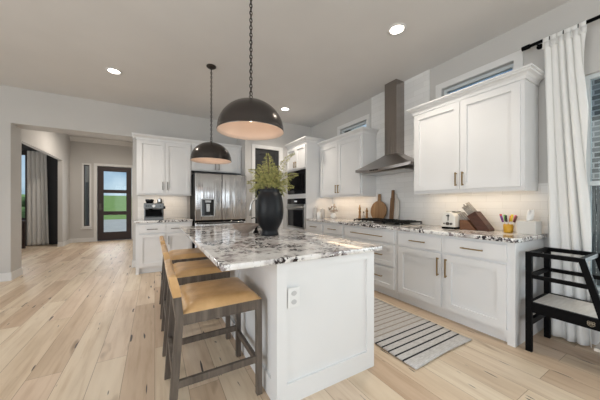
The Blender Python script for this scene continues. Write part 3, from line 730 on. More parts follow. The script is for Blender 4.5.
# ------------------------------------------------------------------ pendants and downlights
def pendant(x, y, zr, label):
    t = thing('pendant_lamp', label, 'pendant lamp', (x, y, zr), 'dome pendants over the island')
    R, Hh = 0.258, 0.235; n = 48
    outer = [(R+0.002, 0.0), (R+0.004, 0.006), (R, 0.014)]+[(R*math.cos(a), 0.014+Hh*math.sin(a)) for a in [PI/2*k/16 for k in range(1, 16)]]+[(0.012, 0.014+Hh)]
    obj('shade', MB().lathe(outer+[(0.001, 0.014+Hh)], x, y, zr, n), 'bronze', t) if False else None
    m_ = MB(); rings = [[(x+r*math.cos(2*PI*k/n), y+r*math.sin(2*PI*k/n), zr+z) for k in range(n)] for r, z in outer]; m_.loft(rings, False)
    obj('shade', m_, 'bronze', t)
    inner = [(R+0.002, 0.0), (R-0.006, 0.002)]+[((R-0.006)*math.cos(a), 0.012+(Hh-0.006)*math.sin(a)) for a in [PI/2*k/16 for k in range(1, 16)]]+[(0.01, 0.012+Hh-0.006)]
    m_ = MB(); rings = [[(x+r*math.cos(2*PI*k/n), y+r*math.sin(2*PI*k/n), zr+z) for k in range(n)] for r, z in inner]; m_.loft(rings, False)
    obj('lining', m_, 'copper_in', t)
    m_ = MB(); m_.cyl((x, y, zr+0.15), (x, y, zr+0.24), 0.02); so = obj('socket', m_, 'chain', t)
    obj('bulb', MB().sphere((x, y, zr+0.115), 0.032), 'bulb', so)
    m_ = MB(); m_.cyl((x, y, zr+Hh+0.012), (x, y, zr+Hh+0.03), 0.02, 0.012); m_.tube([(x+0.014*math.cos(2*PI*k/12), y, zr+Hh+0.042+0.014*math.sin(2*PI*k/12)) for k in range(12)], 0.003, 6, True)
    obj('cap', m_, 'chain', t)
    # chain: alternating oval links
    z = zr+Hh+0.056; i = 0; m_ = MB(); LH = 0.038
    while z < H-0.035:
        pts = []
        for k in range(12):
            a = 2*PI*k/12; dx = 0.0105*math.cos(a); dz = LH/2*math.sin(a)
            pts.append((x+dx, y, z+LH/2-0.004+dz) if i % 2 == 0 else (x, y+dx, z+LH/2-0.004+dz))
        m_.tube(pts, 0.0036, 5, True); z += LH-0.009; i += 1
    obj('chain', m_, 'chain', t)
    m_ = MB(); P = []; zz_ = zr+Hh+0.02
    for k in range(40): zc = zz_+(H-0.03-zz_)*k/39; P.append((x+0.004*math.cos(k*1.7), y+0.004*math.sin(k*1.7), zc))
    m_.tube(P, 0.0022, 5); obj('cord', m_, 'cord_black', t)
    obj('canopy', MB().lathe([(0.062, H-0.001-zr), (0.062, H-0.012-zr), (0.045, H-0.025-zr), (0.012, H-0.034-zr)], x, y, zr, 24), 'chain', t)
    l = bpy.data.lights.new('pendant_bulb', 'POINT'); l.energy = 0.8; l.color = (1.0, 0.82, 0.68); l.shadow_soft_size = 0.035
    lo = bpy.data.objects.new('pendant_bulb', l); C.objects.link(lo); lo.location = (x, y, zr+0.075); return t
pendant(0.660, 1.905, 1.772, 'large dark bronze dome pendant nearest the camera, on a long chain')
pendant(0.652, 3.47, 1.772, 'farther dark bronze dome pendant, hanging toward the refrigerator')
for x, y, lb in ((-0.487, 4.272, 'recessed ceiling downlight at left, in front of the foyer opening'), (2.18, 4.31, 'recessed ceiling downlight near the pantry corner'), (2.2, 1.75, 'recessed ceiling downlight above the aisle beside the large wall cabinet')):
    t = thing('downlight', lb, 'ceiling light', (x, y, H), 'recessed downlights in the kitchen ceiling')
    m_ = MB(); m_.loft([[(x+r*math.cos(2*PI*k/28), y+r*math.sin(2*PI*k/28), z) for k in range(28)] for r, z in ((0.095, H-0.0005), (0.095, H-0.006), (0.068, H-0.008), (0.066, H-0.001))], False)
    obj('trim_ring', m_, 'trim', t)
    obj('lens', MB().lathe([(0.066, H-0.004), (0.066, H-0.001)], x, y, 0, 28), 'lamp', t)
def spot(x, y, e=46, z=None):
    l = bpy.data.lights.new('downlight_and_fill_beam', 'SPOT'); l.energy = e; l.color = (1.0, 0.90, 0.78); l.spot_size = math.radians(125 if z is None else 175); l.spot_blend = 0.7; l.shadow_soft_size = 0.07
    o = bpy.data.objects.new('downlight_and_fill_beam', l); C.objects.link(o); o.location = (x, y, (z or H)-0.02)
for x, y in ((-0.487, 4.272), (2.18, 4.31), (2.2, 1.75)): spot(x, y)
spot(-1.3, 8.3, 66, 3.28)  # added fill spot to brighten the foyer, no fixture modelled for it

# ------------------------------------------------------------------ range hood
yc = 2.55
t = thing('range_hood', 'stainless steel chimney range hood above the cooktop', 'range hood', (3.0, yc, 1.63))
obj('chimney', MB().box(3.06, XR-0.013, yc-0.108, yc+0.108, 1.94, H-0.002), 'hood_steel', t, bevel=0.002)
def hood_ring(f, z, n=16):
    # f=0 bottom, 1 top
    y0, y1 = (yc-0.49)*(1-f)+(yc-0.108)*f, (yc+0.53)*(1-f)+(yc+0.108)*f
    xe = 2.85*(1-f)+3.06*f; bow = 0.13*(1-f); P = []
    for k in range(n+1):
        s = k/n; P.append((xe-bow*math.sin(PI*s), y0+(y1-y0)*s, z+0.05*(1-math.sin(PI*s))*(1-f)))
    return P+[(XR-0.013, y1, z+0.05*(1-f)), (XR-0.013, y0, z+0.05*(1-f))]
rings = []
for k in range(11):
    s = k/10; f = s**0.92; rings.append(hood_ring(min(f, 1), 1.705+0.245*(s**1.05)))
obj('canopy', MB().loft(rings, True, smooth=False), 'hood_lip', t)
lip = MB(); lip.loft([hood_ring(0.03, 1.662), hood_ring(0, 1.667), hood_ring(0, 1.705)], True, smooth=False); lp = obj('lip', lip, 'hood_lip', t)
m_ = MB()
for k in range(5):
    s = 0.42+0.035*k; y = yc-0.47+0.94*(1-s)
    sx = (y-(yc-0.47))/0.94; x = 2.84-0.13*math.sin(PI*sx); m_.cyl((x+0.012, y, 1.688), (x-0.004, y, 1.688), 0.009)
obj('control_button', m_, 'chain', lp)
obj('filter', MB().box(2.85, 3.2, yc-0.4, yc+0.4, 1.668, 1.676), 'steel_plain', t)

# ------------------------------------------------------------------ cooktop
t = thing('gas_cooktop', 'black gas cooktop with cast iron grates under the range hood', 'cooktop', (2.93, 2.55, 0.915))
obj('tray', MB().rbox(2.68, 3.17, 2.08, 3.02, 0.916, 0.926, 0.02), 'steel_plain', t)
for k in range(3):
    y0 = 2.10+k*0.303; y1 = y0+0.292; m_ = MB()
    z0, z1 = 0.950, 0.966
    frame = (2.74, 3.15)
    m_.box(frame[0], frame[1], y0, y0+0.012, z0, z1); m_.box(frame[0], frame[1], y1-0.012, y1, z0, z1); m_.box(frame[0], frame[0]+0.012, y0, y1, z0, z1); m_.box(frame[1]-0.012, frame[1], y0, y1, z0, z1)
    for q in (0.33, 0.5, 0.67): m_.box(frame[0], frame[1], y0+(y1-y0)*q-0.006, y0+(y1-y0)*q+0.006, z0+0.002, z1+0.006)
    for x in (2.80, 2.93, 3.06): m_.box(x-0.006, x+0.006, y0, y1, z0+0.002, z1+0.006)
    for x in (frame[0]+0.006, frame[1]-0.006):
        for y in (y0+0.006, y1-0.006): m_.box(x-0.006, x+0.006, y-0.006, y+0.006, 0.926, z0)
    obj('grate', m_, 'cast', t)
for x, y in ((2.83, 2.25), (3.04, 2.25), (2.93, 2.55), (2.83, 2.86), (3.04, 2.86)):
    m_ = MB(); m_.lathe([(0.045, 0.926), (0.045, 0.934), (0.03, 0.936), (0.03, 0.942)], x, y, 0, 20); obj('burner', m_, 'cast', t)
for k in range(5):
    m_ = MB(); y = 2.67+k*0.075-0.1; m_.lathe([(0.019, 0.926), (0.018, 0.95), (0.014, 0.953)], 2.70, y, 0, 16); obj('knob', m_, 'steel_plain', t)

# ------------------------------------------------------------------ things on the right counter
CZ = 0.9155
# round paddle board leaning on the tile; disc in (y,z) plane tilted
def board_T(yc_, base_x, tilt): 
    return lambda u, v, w_: (base_x+v*math.sin(tilt)+w_*math.cos(tilt), yc_+u, CZ+0.003+v*math.cos(tilt)-w_*math.sin(tilt)+0.003)
pts = [(0.165*math.sin(a), 0.165-0.165*math.cos(a)) for a in [0.16+k*(2*PI-0.32)/40 for k in range(41)]]
pts = [(0.165*math.cos(a), 0.168+0.165*math.sin(a)) for a in [PI/2+0.17+k*(2*PI-0.34)/44 for k in range(45)]]
T1 = board_T(2.89, 3.155, 0.10)
m_ = MB(); m_.prism(pts+[(0.026, 0.43), (0.018, 0.445), (-0.018, 0.445), (-0.026, 0.43)], 0, 0.018, T1)
tag(obj('cutting_board', m_, 'board_wood', bevel=0.002), 'round paddle-shaped wooden cutting board leaning on the tile', 'cutting board')
T2 = board_T(2.575, 3.165, 0.08)
m_ = MB(); m_.prism([(-0.075, 0), (0.075, 0), (0.075, 0.33), (0.05, 0.36), (0.025, 0.375), (0.022, 0.44), (-0.022, 0.44), (-0.025, 0.375), (-0.05, 0.36), (-0.075, 0.33)], 0, 0.018, T2)
tag(obj('cutting_board', m_, 'platform', bevel=0.002), 'pale tall cutting board behind the narrow brown one', 'cutting board')
T3 = board_T(2.60, 3.135, 0.085)
m_ = MB(); m_.prism([(-0.028, 0), (0.04, 0), (0.04, 0.36), (0.03, 0.38), (0.026, 0.495), (-0.02, 0.495), (-0.024, 0.38), (-0.028, 0.36)], 0, 0.018, T3)
tag(obj('serving_board', m_, 'board_dark', bevel=0.002), 'narrow dark wooden serving board standing right of the round board', 'serving board')
def mill(x, y, h, lb):
    t = thing('pepper_mill', lb, 'mill', (x, y, CZ), 'wooden mills by the cooktop')
    k = h/0.24
    obj('body', MB().lathe([(0.030, 0), (0.031, 0.01), (0.024, 0.05), (0.018, 0.09), (0.021, 0.13), (0.016, 0.15)], x, y, CZ, 20, lambda a, b_, c_: (a, b_, CZ+(c_-CZ)*k)), 'mill_wood', t)
    obj('head', MB().lathe([(0.012, 0.15), (0.021, 0.165), (0.021, 0.19), (0.012, 0.21), (0.007, 0.24)], x, y, CZ, 20, lambda a, b_, c_: (a, b_, CZ+(c_-CZ)*k)), 'mill_wood', t)
mill(3.12, 3.26, 0.27, 'taller wooden pepper mill left of the cooktop'); mill(3.10, 3.07, 0.22, 'shorter wooden mill standing beside the round board')
t = thing('oil_bottle', 'small clear grey cruet between the two wooden mills', 'bottle', (3.12, 3.165, CZ))
obj('body', MB().lathe([(0.028, 0), (0.03, 0.01), (0.03, 0.07), (0.012, 0.1), (0.01, 0.13)], 3.12, 3.165, CZ, 16), 'ceramic', t); obj('stopper', MB().lathe([(0.011, 0.13), (0.012, 0.15), (0.004, 0.155)], 3.12, 3.165, CZ, 12), 'nickel', t)

# canisters beside tower
for (x, y, r_, h, lb) in ((2.76, 4.12, 0.04, 0.235, 'tall slim grey canister against the oven tower'), (2.86, 4.02, 0.05, 0.20, 'middle grey ceramic canister near the oven tower'), (2.75, 3.98, 0.042, 0.14, 'short white canister in front of the grey canisters')):
    t = thing('canister', lb, 'canister', (x, y, CZ), 'canisters near the oven tower')
    obj('body', MB().lathe([(r_*0.95, 0), (r_, 0.006), (r_, h*0.84), (r_*0.96, h*0.85)], x, y, CZ, 24), 'ceramic' if h > 0.15 else 'plastic_white', t)
    obj('lid', MB().lathe([(r_*0.97, h*0.852), (r_*0.97, h*0.9), (r_*0.3, h*0.92), (r_*0.22, h), (r_*0.05, h+0.002)], x, y, CZ, 24), 'plastic_white' if h < 0.15 else 'ceramic', t)
t = thing('flower_vase', 'small white vase holding a bunch of dried brown and cream flowers', 'vase', (2.98, 3.83, CZ))
obj('vase_body', MB().lathe([(0.04, 0), (0.055, 0.03), (0.055, 0.07), (0.035, 0.10), (0.04, 0.115), (0.034, 0.113)], 2.98, 3.83, CZ, 24), 'plastic_white', t)
m_ = MB(); rr = random.Random(3); m2 = MB()
for k in range(46):
    a = rr.uniform(0, 2*PI); el = rr.uniform(0.1, 1.5); q = rr.uniform(0.05, 0.13)
    p = (2.98+q*math.cos(a)*math.cos(el), 3.83+q*math.sin(a)*math.cos(el), CZ+0.14+q*math.sin(el)*1.1)
    m_.tube([(2.98, 3.83, CZ+0.09), p], 0.0015, 4)
    (m_ if k % 3 else m2).sphere(p, rr.uniform(0.010, 0.02), 8, 6)
obj('dried_flowers', m_, 'floral', t); obj('cream_blossoms', m2, 'tissue', t)

# toaster: faces -Y and -X
t = thing('toaster', 'cream retro toaster beside the knife block', 'toaster', (3.0, 1.58, CZ))
x0, x1, y0, y1 = 2.90, 3.14, 1.535, 1.69
m_ = MB(); prof = []
for k in range(13):
    a = PI*k/12; prof.append(((y0+y1)/2+0.0775*math.cos(a), CZ+0.13+0.065*math.sin(a)))
prof = [(y1, CZ+0.02)]+prof[::1][::-1][::-1] if False else [(y0+0.0, CZ+0.02), (y1, CZ+0.02)]+prof
m_.prism(prof, x0, x1, lambda u, v, w_: (w_, u, v)); obj('body', m_, 'toaster', t, bevel=0.012)
obj('base', MB().box(x0+0.008, x1-0.008, y0+0.004, y1-0.004, CZ, CZ+0.02), 'black', t)
m_ = MB(); m_.box(x0-0.002, x0, 1.604, 1.612, CZ+0.095, CZ+0.165); obj('lever_slot', m_, 'black', t)
m_ = MB(); m_.cyl((x0, 1.572, CZ+0.06), (x0-0.014, 1.572, CZ+0.06), 0.013); m_.cyl((x0, 1.611, CZ+0.06), (x0-0.016, 1.611, CZ+0.06), 0.018); m_.cyl((x0, 1.652, CZ+0.06), (x0-0.010, 1.652, CZ+0.06), 0.008); obj('knob', m_, 'nickel', t)
m_ = MB(); m_.box(x0-0.02, x0-0.003, 1.592, 1.622, CZ+0.145, CZ+0.155); obj('lever', m_, 'black', t)
m_ = MB(); m_.box(x0+0.04, x1-0.04, 1.57, 1.585, CZ+0.19, CZ+0.197); m_.box(x0+0.04, x1-0.04, 1.635, 1.65, CZ+0.19, CZ+0.197); obj('slot', m_, 'black', t)

# knife block: in the (Y,Z) plane, leaning; Tk(u toward -Y, w depth X, z)
Xk0, Xk1 = 2.98, 3.10
t = thing('knife_block', 'slanted walnut knife block full of steel-handled knives', 'knife block', (3.04, 1.33, CZ))
Tq = lambda u, v, w_: (w_, u, CZ+v)
a = math.radians(52)
# slanted block: bottom near (1.19..1.27), leaning up toward +Y
dx_, dz_ = math.cos(a)*0.235, math.sin(a)*0.235
blk = [(1.238, 0.0), (1.235, 0.02), (1.37, dz_+0.02), (1.452, dz_-0.035), (1.34, 0.0)]
m_ = MB(); m_.prism(blk, Xk0, Xk1, Tq); bo = obj('block', m_, 'block_wood', t, bevel=0.003)
m_ = MB(); m_.prism([(1.355, 0.0), (1.52, 0.0), (1.52, 0.105), (1.44, 0.105)], Xk0-0.01, Xk1+0.01, Tq); obj('stand', m_, 'block_base', t, bevel=0.003)
dirv = Vector((0, math.cos(math.radians(50)), math.sin(math.radians(50))))
top0 = Vector((0, blk[2][0], CZ+blk[2][1])); top1 = Vector((0, blk[3][0], CZ+blk[3][1]))
for r_ in range(3):
    for c_ in range(3):
        f = 0.2+0.3*r_; p = top0.lerp(top1, f); x = Xk0+0.025+c_*0.035; p = Vector((x, p.y, p.z)); L = 0.13-0.012*r_+0.008*((r_*2+c_) % 3)
        q = p+dirv*L; m_ = MB()
        m_.tube([p+dirv*0.0, p+dirv*0.02, p+dirv*L*0.5, p+dirv*(L-0.01), q], [0.005, 0.007, 0.0055, 0.008, 0.006], 8)
        obj('knife_handle', m_, 'knife_steel', t)
# steel knives in the stand row
for c_ in range(3):
    for r_ in range(2):
        x = Xk0+0.02+c_*0.04; p = Vector((x, 1.455+r_*0.035, CZ+0.10)); q = p+dirv*(0.12-0.02*r_)
        obj('knife_handle', MB().tube([p, p+dirv*0.03, (p+q)/2, q-dirv*0.01, q], [0.005, 0.007, 0.0055, 0.008, 0.006], 8), 'knife_steel', t)

# cup of markers
x, y = 3.05, 1.10
t = thing('marker_cup', 'small amber cup with clear rim holding coloured markers', 'cup', (x, y, CZ))
m_ = MB(); m_.loft([[(x+r*math.cos(2*PI*k/24), y+r*math.sin(2*PI*k/24), CZ+z) for k in range(24)] for r, z in ((0.001, 0), (0.036, 0), (0.038, 0.005), (0.043, 0.085), (0.039, 0.085), (0.034, 0.012), (0.001, 0.012))], False); obj('cup_body', m_, 'amber', t)
cols = {'orange': (0.75, 0.16, 0.02), 'green': (0.10, 0.45, 0.05), 'red': (0.5, 0.03, 0.04), 'purple': (0.16, 0.04, 0.22), 'black': (0.02, 0.02, 0.02), 'yellow': (0.75, 0.55, 0.05), 'brown': (0.16, 0.05, 0.04), 'pink': (0.7, 0.12, 0.22)}
for k, (cn, cv) in enumerate(cols.items()):
    mt = mat('marker_'+cn, cv, 0.4); mw_ = M['plastic_white']
    an = 2*PI*k/8; p = Vector((x+0.018*math.cos(an), y+0.018*math.sin(an), CZ+0.014)); q = Vector((x+0.058*math.cos(an), y+0.066*math.sin(an), CZ+0.165+0.008*(k % 3)))
    t2 = thing('marker', '%s-capped marker standing in the amber cup' % cn, 'marker', tuple(p), 'markers in the amber cup')
    obj('barrel', MB().tube([p, p.lerp(q, 0.6)], 0.0065, 8), mw_, t2); obj('marker_cap', MB().tube([p.lerp(q, 0.6), q], [0.0095, 0.0105], 8), mt, t2)
# tissue box
t = thing('tissue_box', 'grey square tissue box at the end of the counter', 'tissue box', (3.08, 0.95, CZ))
m_ = MB(); m_.box(2.99, 3.14, 0.875, 1.015, CZ, CZ+0.125); obj('box', m_, 'tissue_box', t, bevel=0.004)
m_ = MB(); rr = random.Random(5)
ringsT = []
for i in range(6):
    s = i/5; ringsT.append([(3.065+(0.042-0.022*s+0.010*s*math.sin(5*2*PI*k/18+1))*math.cos(2*PI*k/18)+0.012*s, 0.945+(0.014+0.012*math.sin(PI*s)+0.006*s*math.sin(3*2*PI*k/18))*math.sin(2*PI*k/18)-0.01*s, CZ+0.127+0.085*s+0.022*math.sin(3*2*PI*k/18+0.5)*s) for k in range(18)])
m_.loft(ringsT, False); obj('tissue', m_, 'tissue', t, solid=0.001)

# ------------------------------------------------------------------ espresso machine
x0, x1, y0, y1 = -0.165, 0.14, 5.06, 5.34
t = thing('espresso_machine', 'stainless espresso machine with portafilter and bean hopper', 'espresso machine', (0, 5.2, CZ))
m_ = MB(); m_.box(x0, x1, y0+0.12, y1, CZ+0.04, CZ+0.30); m_.box(x0, x1, y0+0.01, y0+0.12, CZ+0.20, CZ+0.30); obj('body', m_, 'espresso_steel', t, bevel=0.008)
m_ = MB(); m_.box(x0+0.005, x1-0.005, y0, y1, CZ+0.0, CZ+0.055); tr_ = obj('drip_tray', m_, 'espresso_steel', t, bevel=0.005)
obj('front_recess', MB().box(x0+0.02, x1-0.02, y0+0.112, y0+0.119, CZ+0.065, CZ+0.19), 'black', t)
obj('grille', MB().box(x0+0.02, x1-0.02, y0+0.01, y0+0.11, CZ+0.056, CZ+0.060), 'black', tr_)
m_ = MB(); m_.cyl((x0+0.10, y0+0.06, CZ+0.20), (x0+0.10, y0+0.06, CZ+0.165), 0.034); m_.cyl((x0+0.10, y0+0.04, CZ+0.17), (x0+0.10, y0-0.08, CZ+0.165), 0.012); obj('portafilter', m_, 'black', t)
m_ = MB(); m_.tube([(x1-0.035, y0+0.05, CZ+0.20), (x1-0.03, y0+0.03, CZ+0.17), (x1-0.02, y0+0.02, CZ+0.08)], 0.006); obj('steam_wand', m_, 'espresso_steel', t)
m_ = MB(); m_.cyl((x0+0.15, y0+0.01, CZ+0.25), (x0+0.15, y0-0.003, CZ+0.25), 0.024); obj('pressure_gauge', m_, 'plastic_white', t)
m_ = MB()
for k in range(4): m_.cyl((x0+0.04+0.028*k if k < 3 else x1-0.05, y0+0.01, CZ+0.25), (x0+0.04+0.028*k if k < 3 else x1-0.05, y0-0.004, CZ+0.25), 0.009)
obj('button', m_, 'black', t)
m_ = MB(); m_.cyl((x1, y0+0.18, CZ+0.22), (x1+0.03, y0+0.18, CZ+0.22), 0.024); obj('steam_dial', m_, 'black', t)
obj('bean_hopper', MB().lathe([(0.05, 0.30), (0.068, 0.345), (0.068, 0.36), (0.06, 0.37)], x0+0.085, y0+0.20, CZ, 24), 'black_gloss', t)
t = thing('steel_cup', 'steel milk pitcher on top of the espresso machine', 'pitcher', (0.08, 5.25, CZ+0.30))
obj('cup_body', MB().lathe([(0.04, 0.301), (0.042, 0.33), (0.034, 0.375), (0.036, 0.385)], 0.08, 5.24, CZ, 20), 'steel_plain', t)
obj('handle', MB().tube([(0.115, 5.24, CZ+0.365), (0.14, 5.24, CZ+0.36), (0.14, 5.24, CZ+0.32), (0.12, 5.24, CZ+0.31)], 0.004), 'steel_plain', t)

# ------------------------------------------------------------------ island top: vase, fern sprigs, bowl, faucet, soap
IZ = 0.8905
VX, VY = 0.992, 2.30
t = thing('vase', 'large matte black urn vase on the island', 'vase', (VX, VY, IZ))
prof = [(0.001, 0), (0.084, 0), (0.089, 0.008), (0.082, 0.03), (0.079, 0.055), (0.092, 0.075), (0.114, 0.115), (0.130, 0.165), (0.137, 0.215), (0.138, 0.26), (0.134, 0.31), (0.126, 0.36), (0.118, 0.395), (0.108, 0.412), (0.101, 0.420), (0.098, 0.43), (0.102, 0.45), (0.103, 0.455), (0.096, 0.455), (0.090, 0.43), (0.085, 0.40), (0.06, 0.36), (0.001, 0.358)]
m_ = MB(); m_.loft([[(VX+r*math.cos(2*PI*k/40), VY+r*math.sin(2*PI*k/40), IZ+z) for k in range(40)] for r, z in prof], False); obj('vase_body', m_, 'vase', t)
for s in (-1, 1):
    ax, ay = math.cos(-YAW)*s, math.sin(-YAW)*s
    m_ = MB(); m_.tube([(VX+ax*r, VY+ay*r, IZ+z) for r, z in ((0.096, 0.443), (0.110, 0.448), (0.122, 0.438), (0.124, 0.418), (0.114, 0.396))], 0.010, 8); obj('lug_handle', m_, 'vase', t)
rr = random.Random(11)
fw = Vector((math.sin(YAW), math.cos(YAW), 0)); rt = Vector((math.cos(YAW), -math.sin(YAW), 0))
# each sprig: (sideways reach, depth reach, height)
sprigs = [(-0.22, 0.02, 0.08), (-0.19, -0.05, 0.19), (-0.12, 0.05, 0.25), (-0.02, -0.03, 0.35), (0.03, 0.05, 0.27), (0.11, -0.04, 0.17), (0.24, 0.0, 0.36), (0.27, 0.05, 0.16), (0.23, -0.04, 0.03), (-0.07, -0.10, 0.13), (-0.21, 0.08, 0.0), (0.06, -0.11, 0.08)]
lbs = ['low fern sprig reaching farthest left out of the black vase', 'fern sprig arching left above the lowest left one', 'tall fern sprig leaning left in the black vase', 'tallest central fern sprig in the black vase', 'upright fern sprig just behind the tallest central one', 'short fern sprig leaning slightly right', 'tall thin fern sprig standing apart at far right', 'fern sprig arching to mid-height on the right', 'lowest fern sprig drooping to the right', 'short fern sprig at front left of the vase mouth', 'lowest fern sprig behind on the left side', 'short fern sprig at the front right of the vase mouth']
for k, (sx, sy, sz) in enumerate(sprigs):
    base = Vector((VX, VY, IZ+0.362))+rt*(sx*0.06)+fw*(sy*0.06); mid = Vector((VX, VY, IZ+0.45))+rt*(sx*0.22)+fw*(sy*0.22); tip = Vector((VX, VY, IZ+0.45+sz))+rt*sx*1.0+fw*sy
    ctl = mid+Vector((0, 0, sz*0.75+0.03))+rt*sx*0.15
    P = [base]+[mid*(1-s)**2+ctl*2*s*(1-s)+tip*s*s for s in [i/14 for i in range(15)]]
    t2 = thing('fern_sprig', lbs[k], 'plant', tuple(base), 'fern sprigs in the black vase')
    obj('stem', MB().tube(P, [0.0026]*8+[0.0016]*8, 5), 'stem', t2)
    m_ = MB()
    for i in range(3 if sz < 0.33 else 4, 16):
        p = P[i]; d_ = (P[min(i+1, 15)]-P[i-1]).normalized(); side = d_.cross(fw).normalized()
        fr_ = (i-2)/13.0; bl = 0.085*math.sin(PI*min(1, 0.25+0.75*fr_))*(1.15-0.75*fr_)+0.012
        if k == 6: bl *= 0.55
        for sgn in (-1, 1):
            br_dir = (side*sgn+d_*0.65+fw*rr.uniform(-0.9, 0.9)+Vector((0, 0, rr.uniform(-0.5, 0.2)))+side*rr.uniform(-.4, .4)).normalized(); nl = max(3, int(bl/0.0088))
            for q in range(1, nl+1):
                c0 = p+br_dir*(bl*q/nl); c0.z -= 0.25*bl*(q/nl)**2
                for s2 in (-1, 1):
                    ld = (br_dir*0.7+d_*s2*0.9+fw*rr.uniform(-.6, .6)).normalized(); ll = 0.017*(1.15-0.6*q/nl)*rr.uniform(0.8, 1.2)
                    wd = ld.cross(fw+Vector((0, 0, rr.uniform(-.4, .4)))).normalized()*ll*0.26
                    a0 = c0; a1 = c0+ld*ll*0.5+wd; a2 = c0+ld*ll; a3 = c0+ld*ll*0.5-wd
                    m_.add([a0, a1, a2, a3], [(0, 1, 2, 3)])
    obj('leaves', m_, 'leaf', t2, solid=0.0006)

BX, BY = 0.765, 2.38
t = thing('bowl', 'shallow footed taupe stoneware bowl left of the black vase', 'bowl', (BX, BY, IZ))
prof = [(0.001, 0), (0.040, 0), (0.042, 0.006), (0.034, 0.018), (0.034, 0.030), (0.06, 0.045), (0.10, 0.072), (0.128, 0.108), (0.131, 0.112), (0.127, 0.113), (0.098, 0.08), (0.055, 0.055), (0.001, 0.047)]
m_ = MB(); m_.loft([[(BX+r*math.cos(2*PI*k/40), BY+r*math.sin(2*PI*k/40), IZ+z) for k in range(40)] for r, z in prof], False); obj('bowl_body', m_, 'bowl', t)

# faucet behind the vase, spout toward the left of the picture
fx, fy = 1.150, 2.72
t = thing('faucet', 'brushed steel gooseneck kitchen faucet partly behind the black vase', 'faucet', (fx, fy, IZ))
obj('base', MB().lathe([(0.028, 0), (0.028, 0.01), (0.02, 0.02), (0.018, 0.09)], fx, fy, IZ, 20), 'steel_plain', t)
P = [(fx, fy, IZ+0.06), (fx, fy, IZ+0.28)]
ddx, ddy = -0.92, 0.39
for k in range(1, 10):
    a_ = PI*k/10; q = 0.10*(1-math.cos(a_)); P.append((fx+ddx*q, fy+ddy*q, IZ+0.28+0.10*math.sin(a_)))
P.append((fx+ddx*0.20, fy+ddy*0.20, IZ+0.26)); P.append((fx+ddx*0.205, fy+ddy*0.205, IZ+0.17))
obj('spout', MB().tube(P, [0.013]*(len(P)-2)+[0.015, 0.017], 12), 'steel_plain', t)
obj('lever', MB().tube([(fx+0.015, fy, IZ+0.07), (fx+0.06, fy-0.01, IZ+0.085), (fx+0.10, fy-0.02, IZ+0.12)], [0.009, 0.006, 0.005]), 'steel_plain', t)
sx_, sy_ = 0.945, 2.56
t = thing('soap_dispenser', 'slim black soap dispenser between bowl and vase', 'soap dispenser', (sx_, sy_, IZ))
obj('bottle', MB().lathe([(0.030, 0), (0.031, 0.01), (0.022, 0.02), (0.016, 0.03), (0.014, 0.08), (0.010, 0.09), (0.007, 0.13)], sx_, sy_, IZ, 20), 'black', t)
obj('pump', MB().tube([(sx_, sy_, IZ+0.12), (sx_, sy_, IZ+0.155), (sx_-0.02, sy_+0.005, IZ+0.162), (sx_-0.05, sy_+0.01, IZ+0.155)], 0.006), 'black', t)

# ------------------------------------------------------------------ rug
N = 60; m_ = MB(); V = []; F_ = []
for i in range(N+1):
    for j in range(13):
        yy = 1.13+(3.35-1.13)*i/N; xx = 1.625+(2.40-1.625)*j/12
        V.append((xx+0.004*math.sin(yy*9), yy+0.006*math.sin(xx*7), 0.009+0.0012*math.sin(yy*16)*math.sin(xx*5)))
for i in range(N):
    for j in range(12): a_ = i*13+j; F_.append((a_, a_+1, a_+14, a_+13))
m_.add(V, F_, True); tag(obj('runner_rug', m_, 'rug', solid=0.007), 'grey runner rug with black stripes in the aisle by the island', 'rug')

# ------------------------------------------------------------------ curtain, rod
t = thing('curtain_rod', 'black metal curtain rod above the window beside the wall cabinet', 'curtain rod', (3.15, 0, 2.73))
obj('rod', MB().cyl((3.15, 0.985, 2.735), (3.15, -2.1, 2.735), 0.015), 'black', t)
obj('finial', MB().cyl((3.15, 1.025, 2.735), (3.15, 0.965, 2.735), 0.021), 'black', t)
m_ = MB(); m_.cyl((3.15, 0.92, 2.735), (XR, 0.92, 2.735), 0.007); m_.cyl((XR-0.008, 0.92, 2.735), (XR, 0.92, 2.735), 0.025); obj('bracket', m_, 'black', t)
NU, NZ = 120, 36
def curtain_mb(pt):
    m_ = MB(); V = [pt(i/NU, j/NZ) for i in range(NU+1) for j in range(NZ+1)]; F_ = []
    for i in range(NU):
        for j in range(NZ): a_ = i*(NZ+1)+j; F_.append((a_, a_+1, a_+NZ+2, a_+NZ+1))
    return m_.add(V, F_, True)
def cpt(s, zf):
    z = 0.012+(2.70-0.012)*zf
    yl = 0.835+(0.870-0.835)*zf**2; yr = 0.560+(0.600-0.560)*min(1, zf*1.15)
    k1 = zf**1.5
    warp = s+0.040*math.sin(2*PI*s*1.3+0.8)*(1-k1)+0.010*math.sin(2*PI*s*3+2*zf)
    ph = 2*PI*(3.4*warp*(1-k1)+6.0*s*k1)+0.5*math.sin(zf*3.0); amp = (0.026+0.012*math.sin(s*9+1.0+zf*1.5))*(1-0.45*k1)
    y = yl+(yr-yl)*(s+0.030*math.sin(ph+1.0)); x = 3.130+amp*math.sin(ph)+0.006*math.sin(ph*2.3+zf*2)*(1-k1)
    if zf == 0: z += 0.006*math.sin(ph*0.5)
    return (min(x, 3.19), y, z)
t = thing('curtain', 'long white linen curtain hanging beside the kitchen wall cabinet', 'curtain', (3.12, 0.72, 0))
obj('cloth', curtain_mb(cpt), 'curtain', t, solid=0.003)
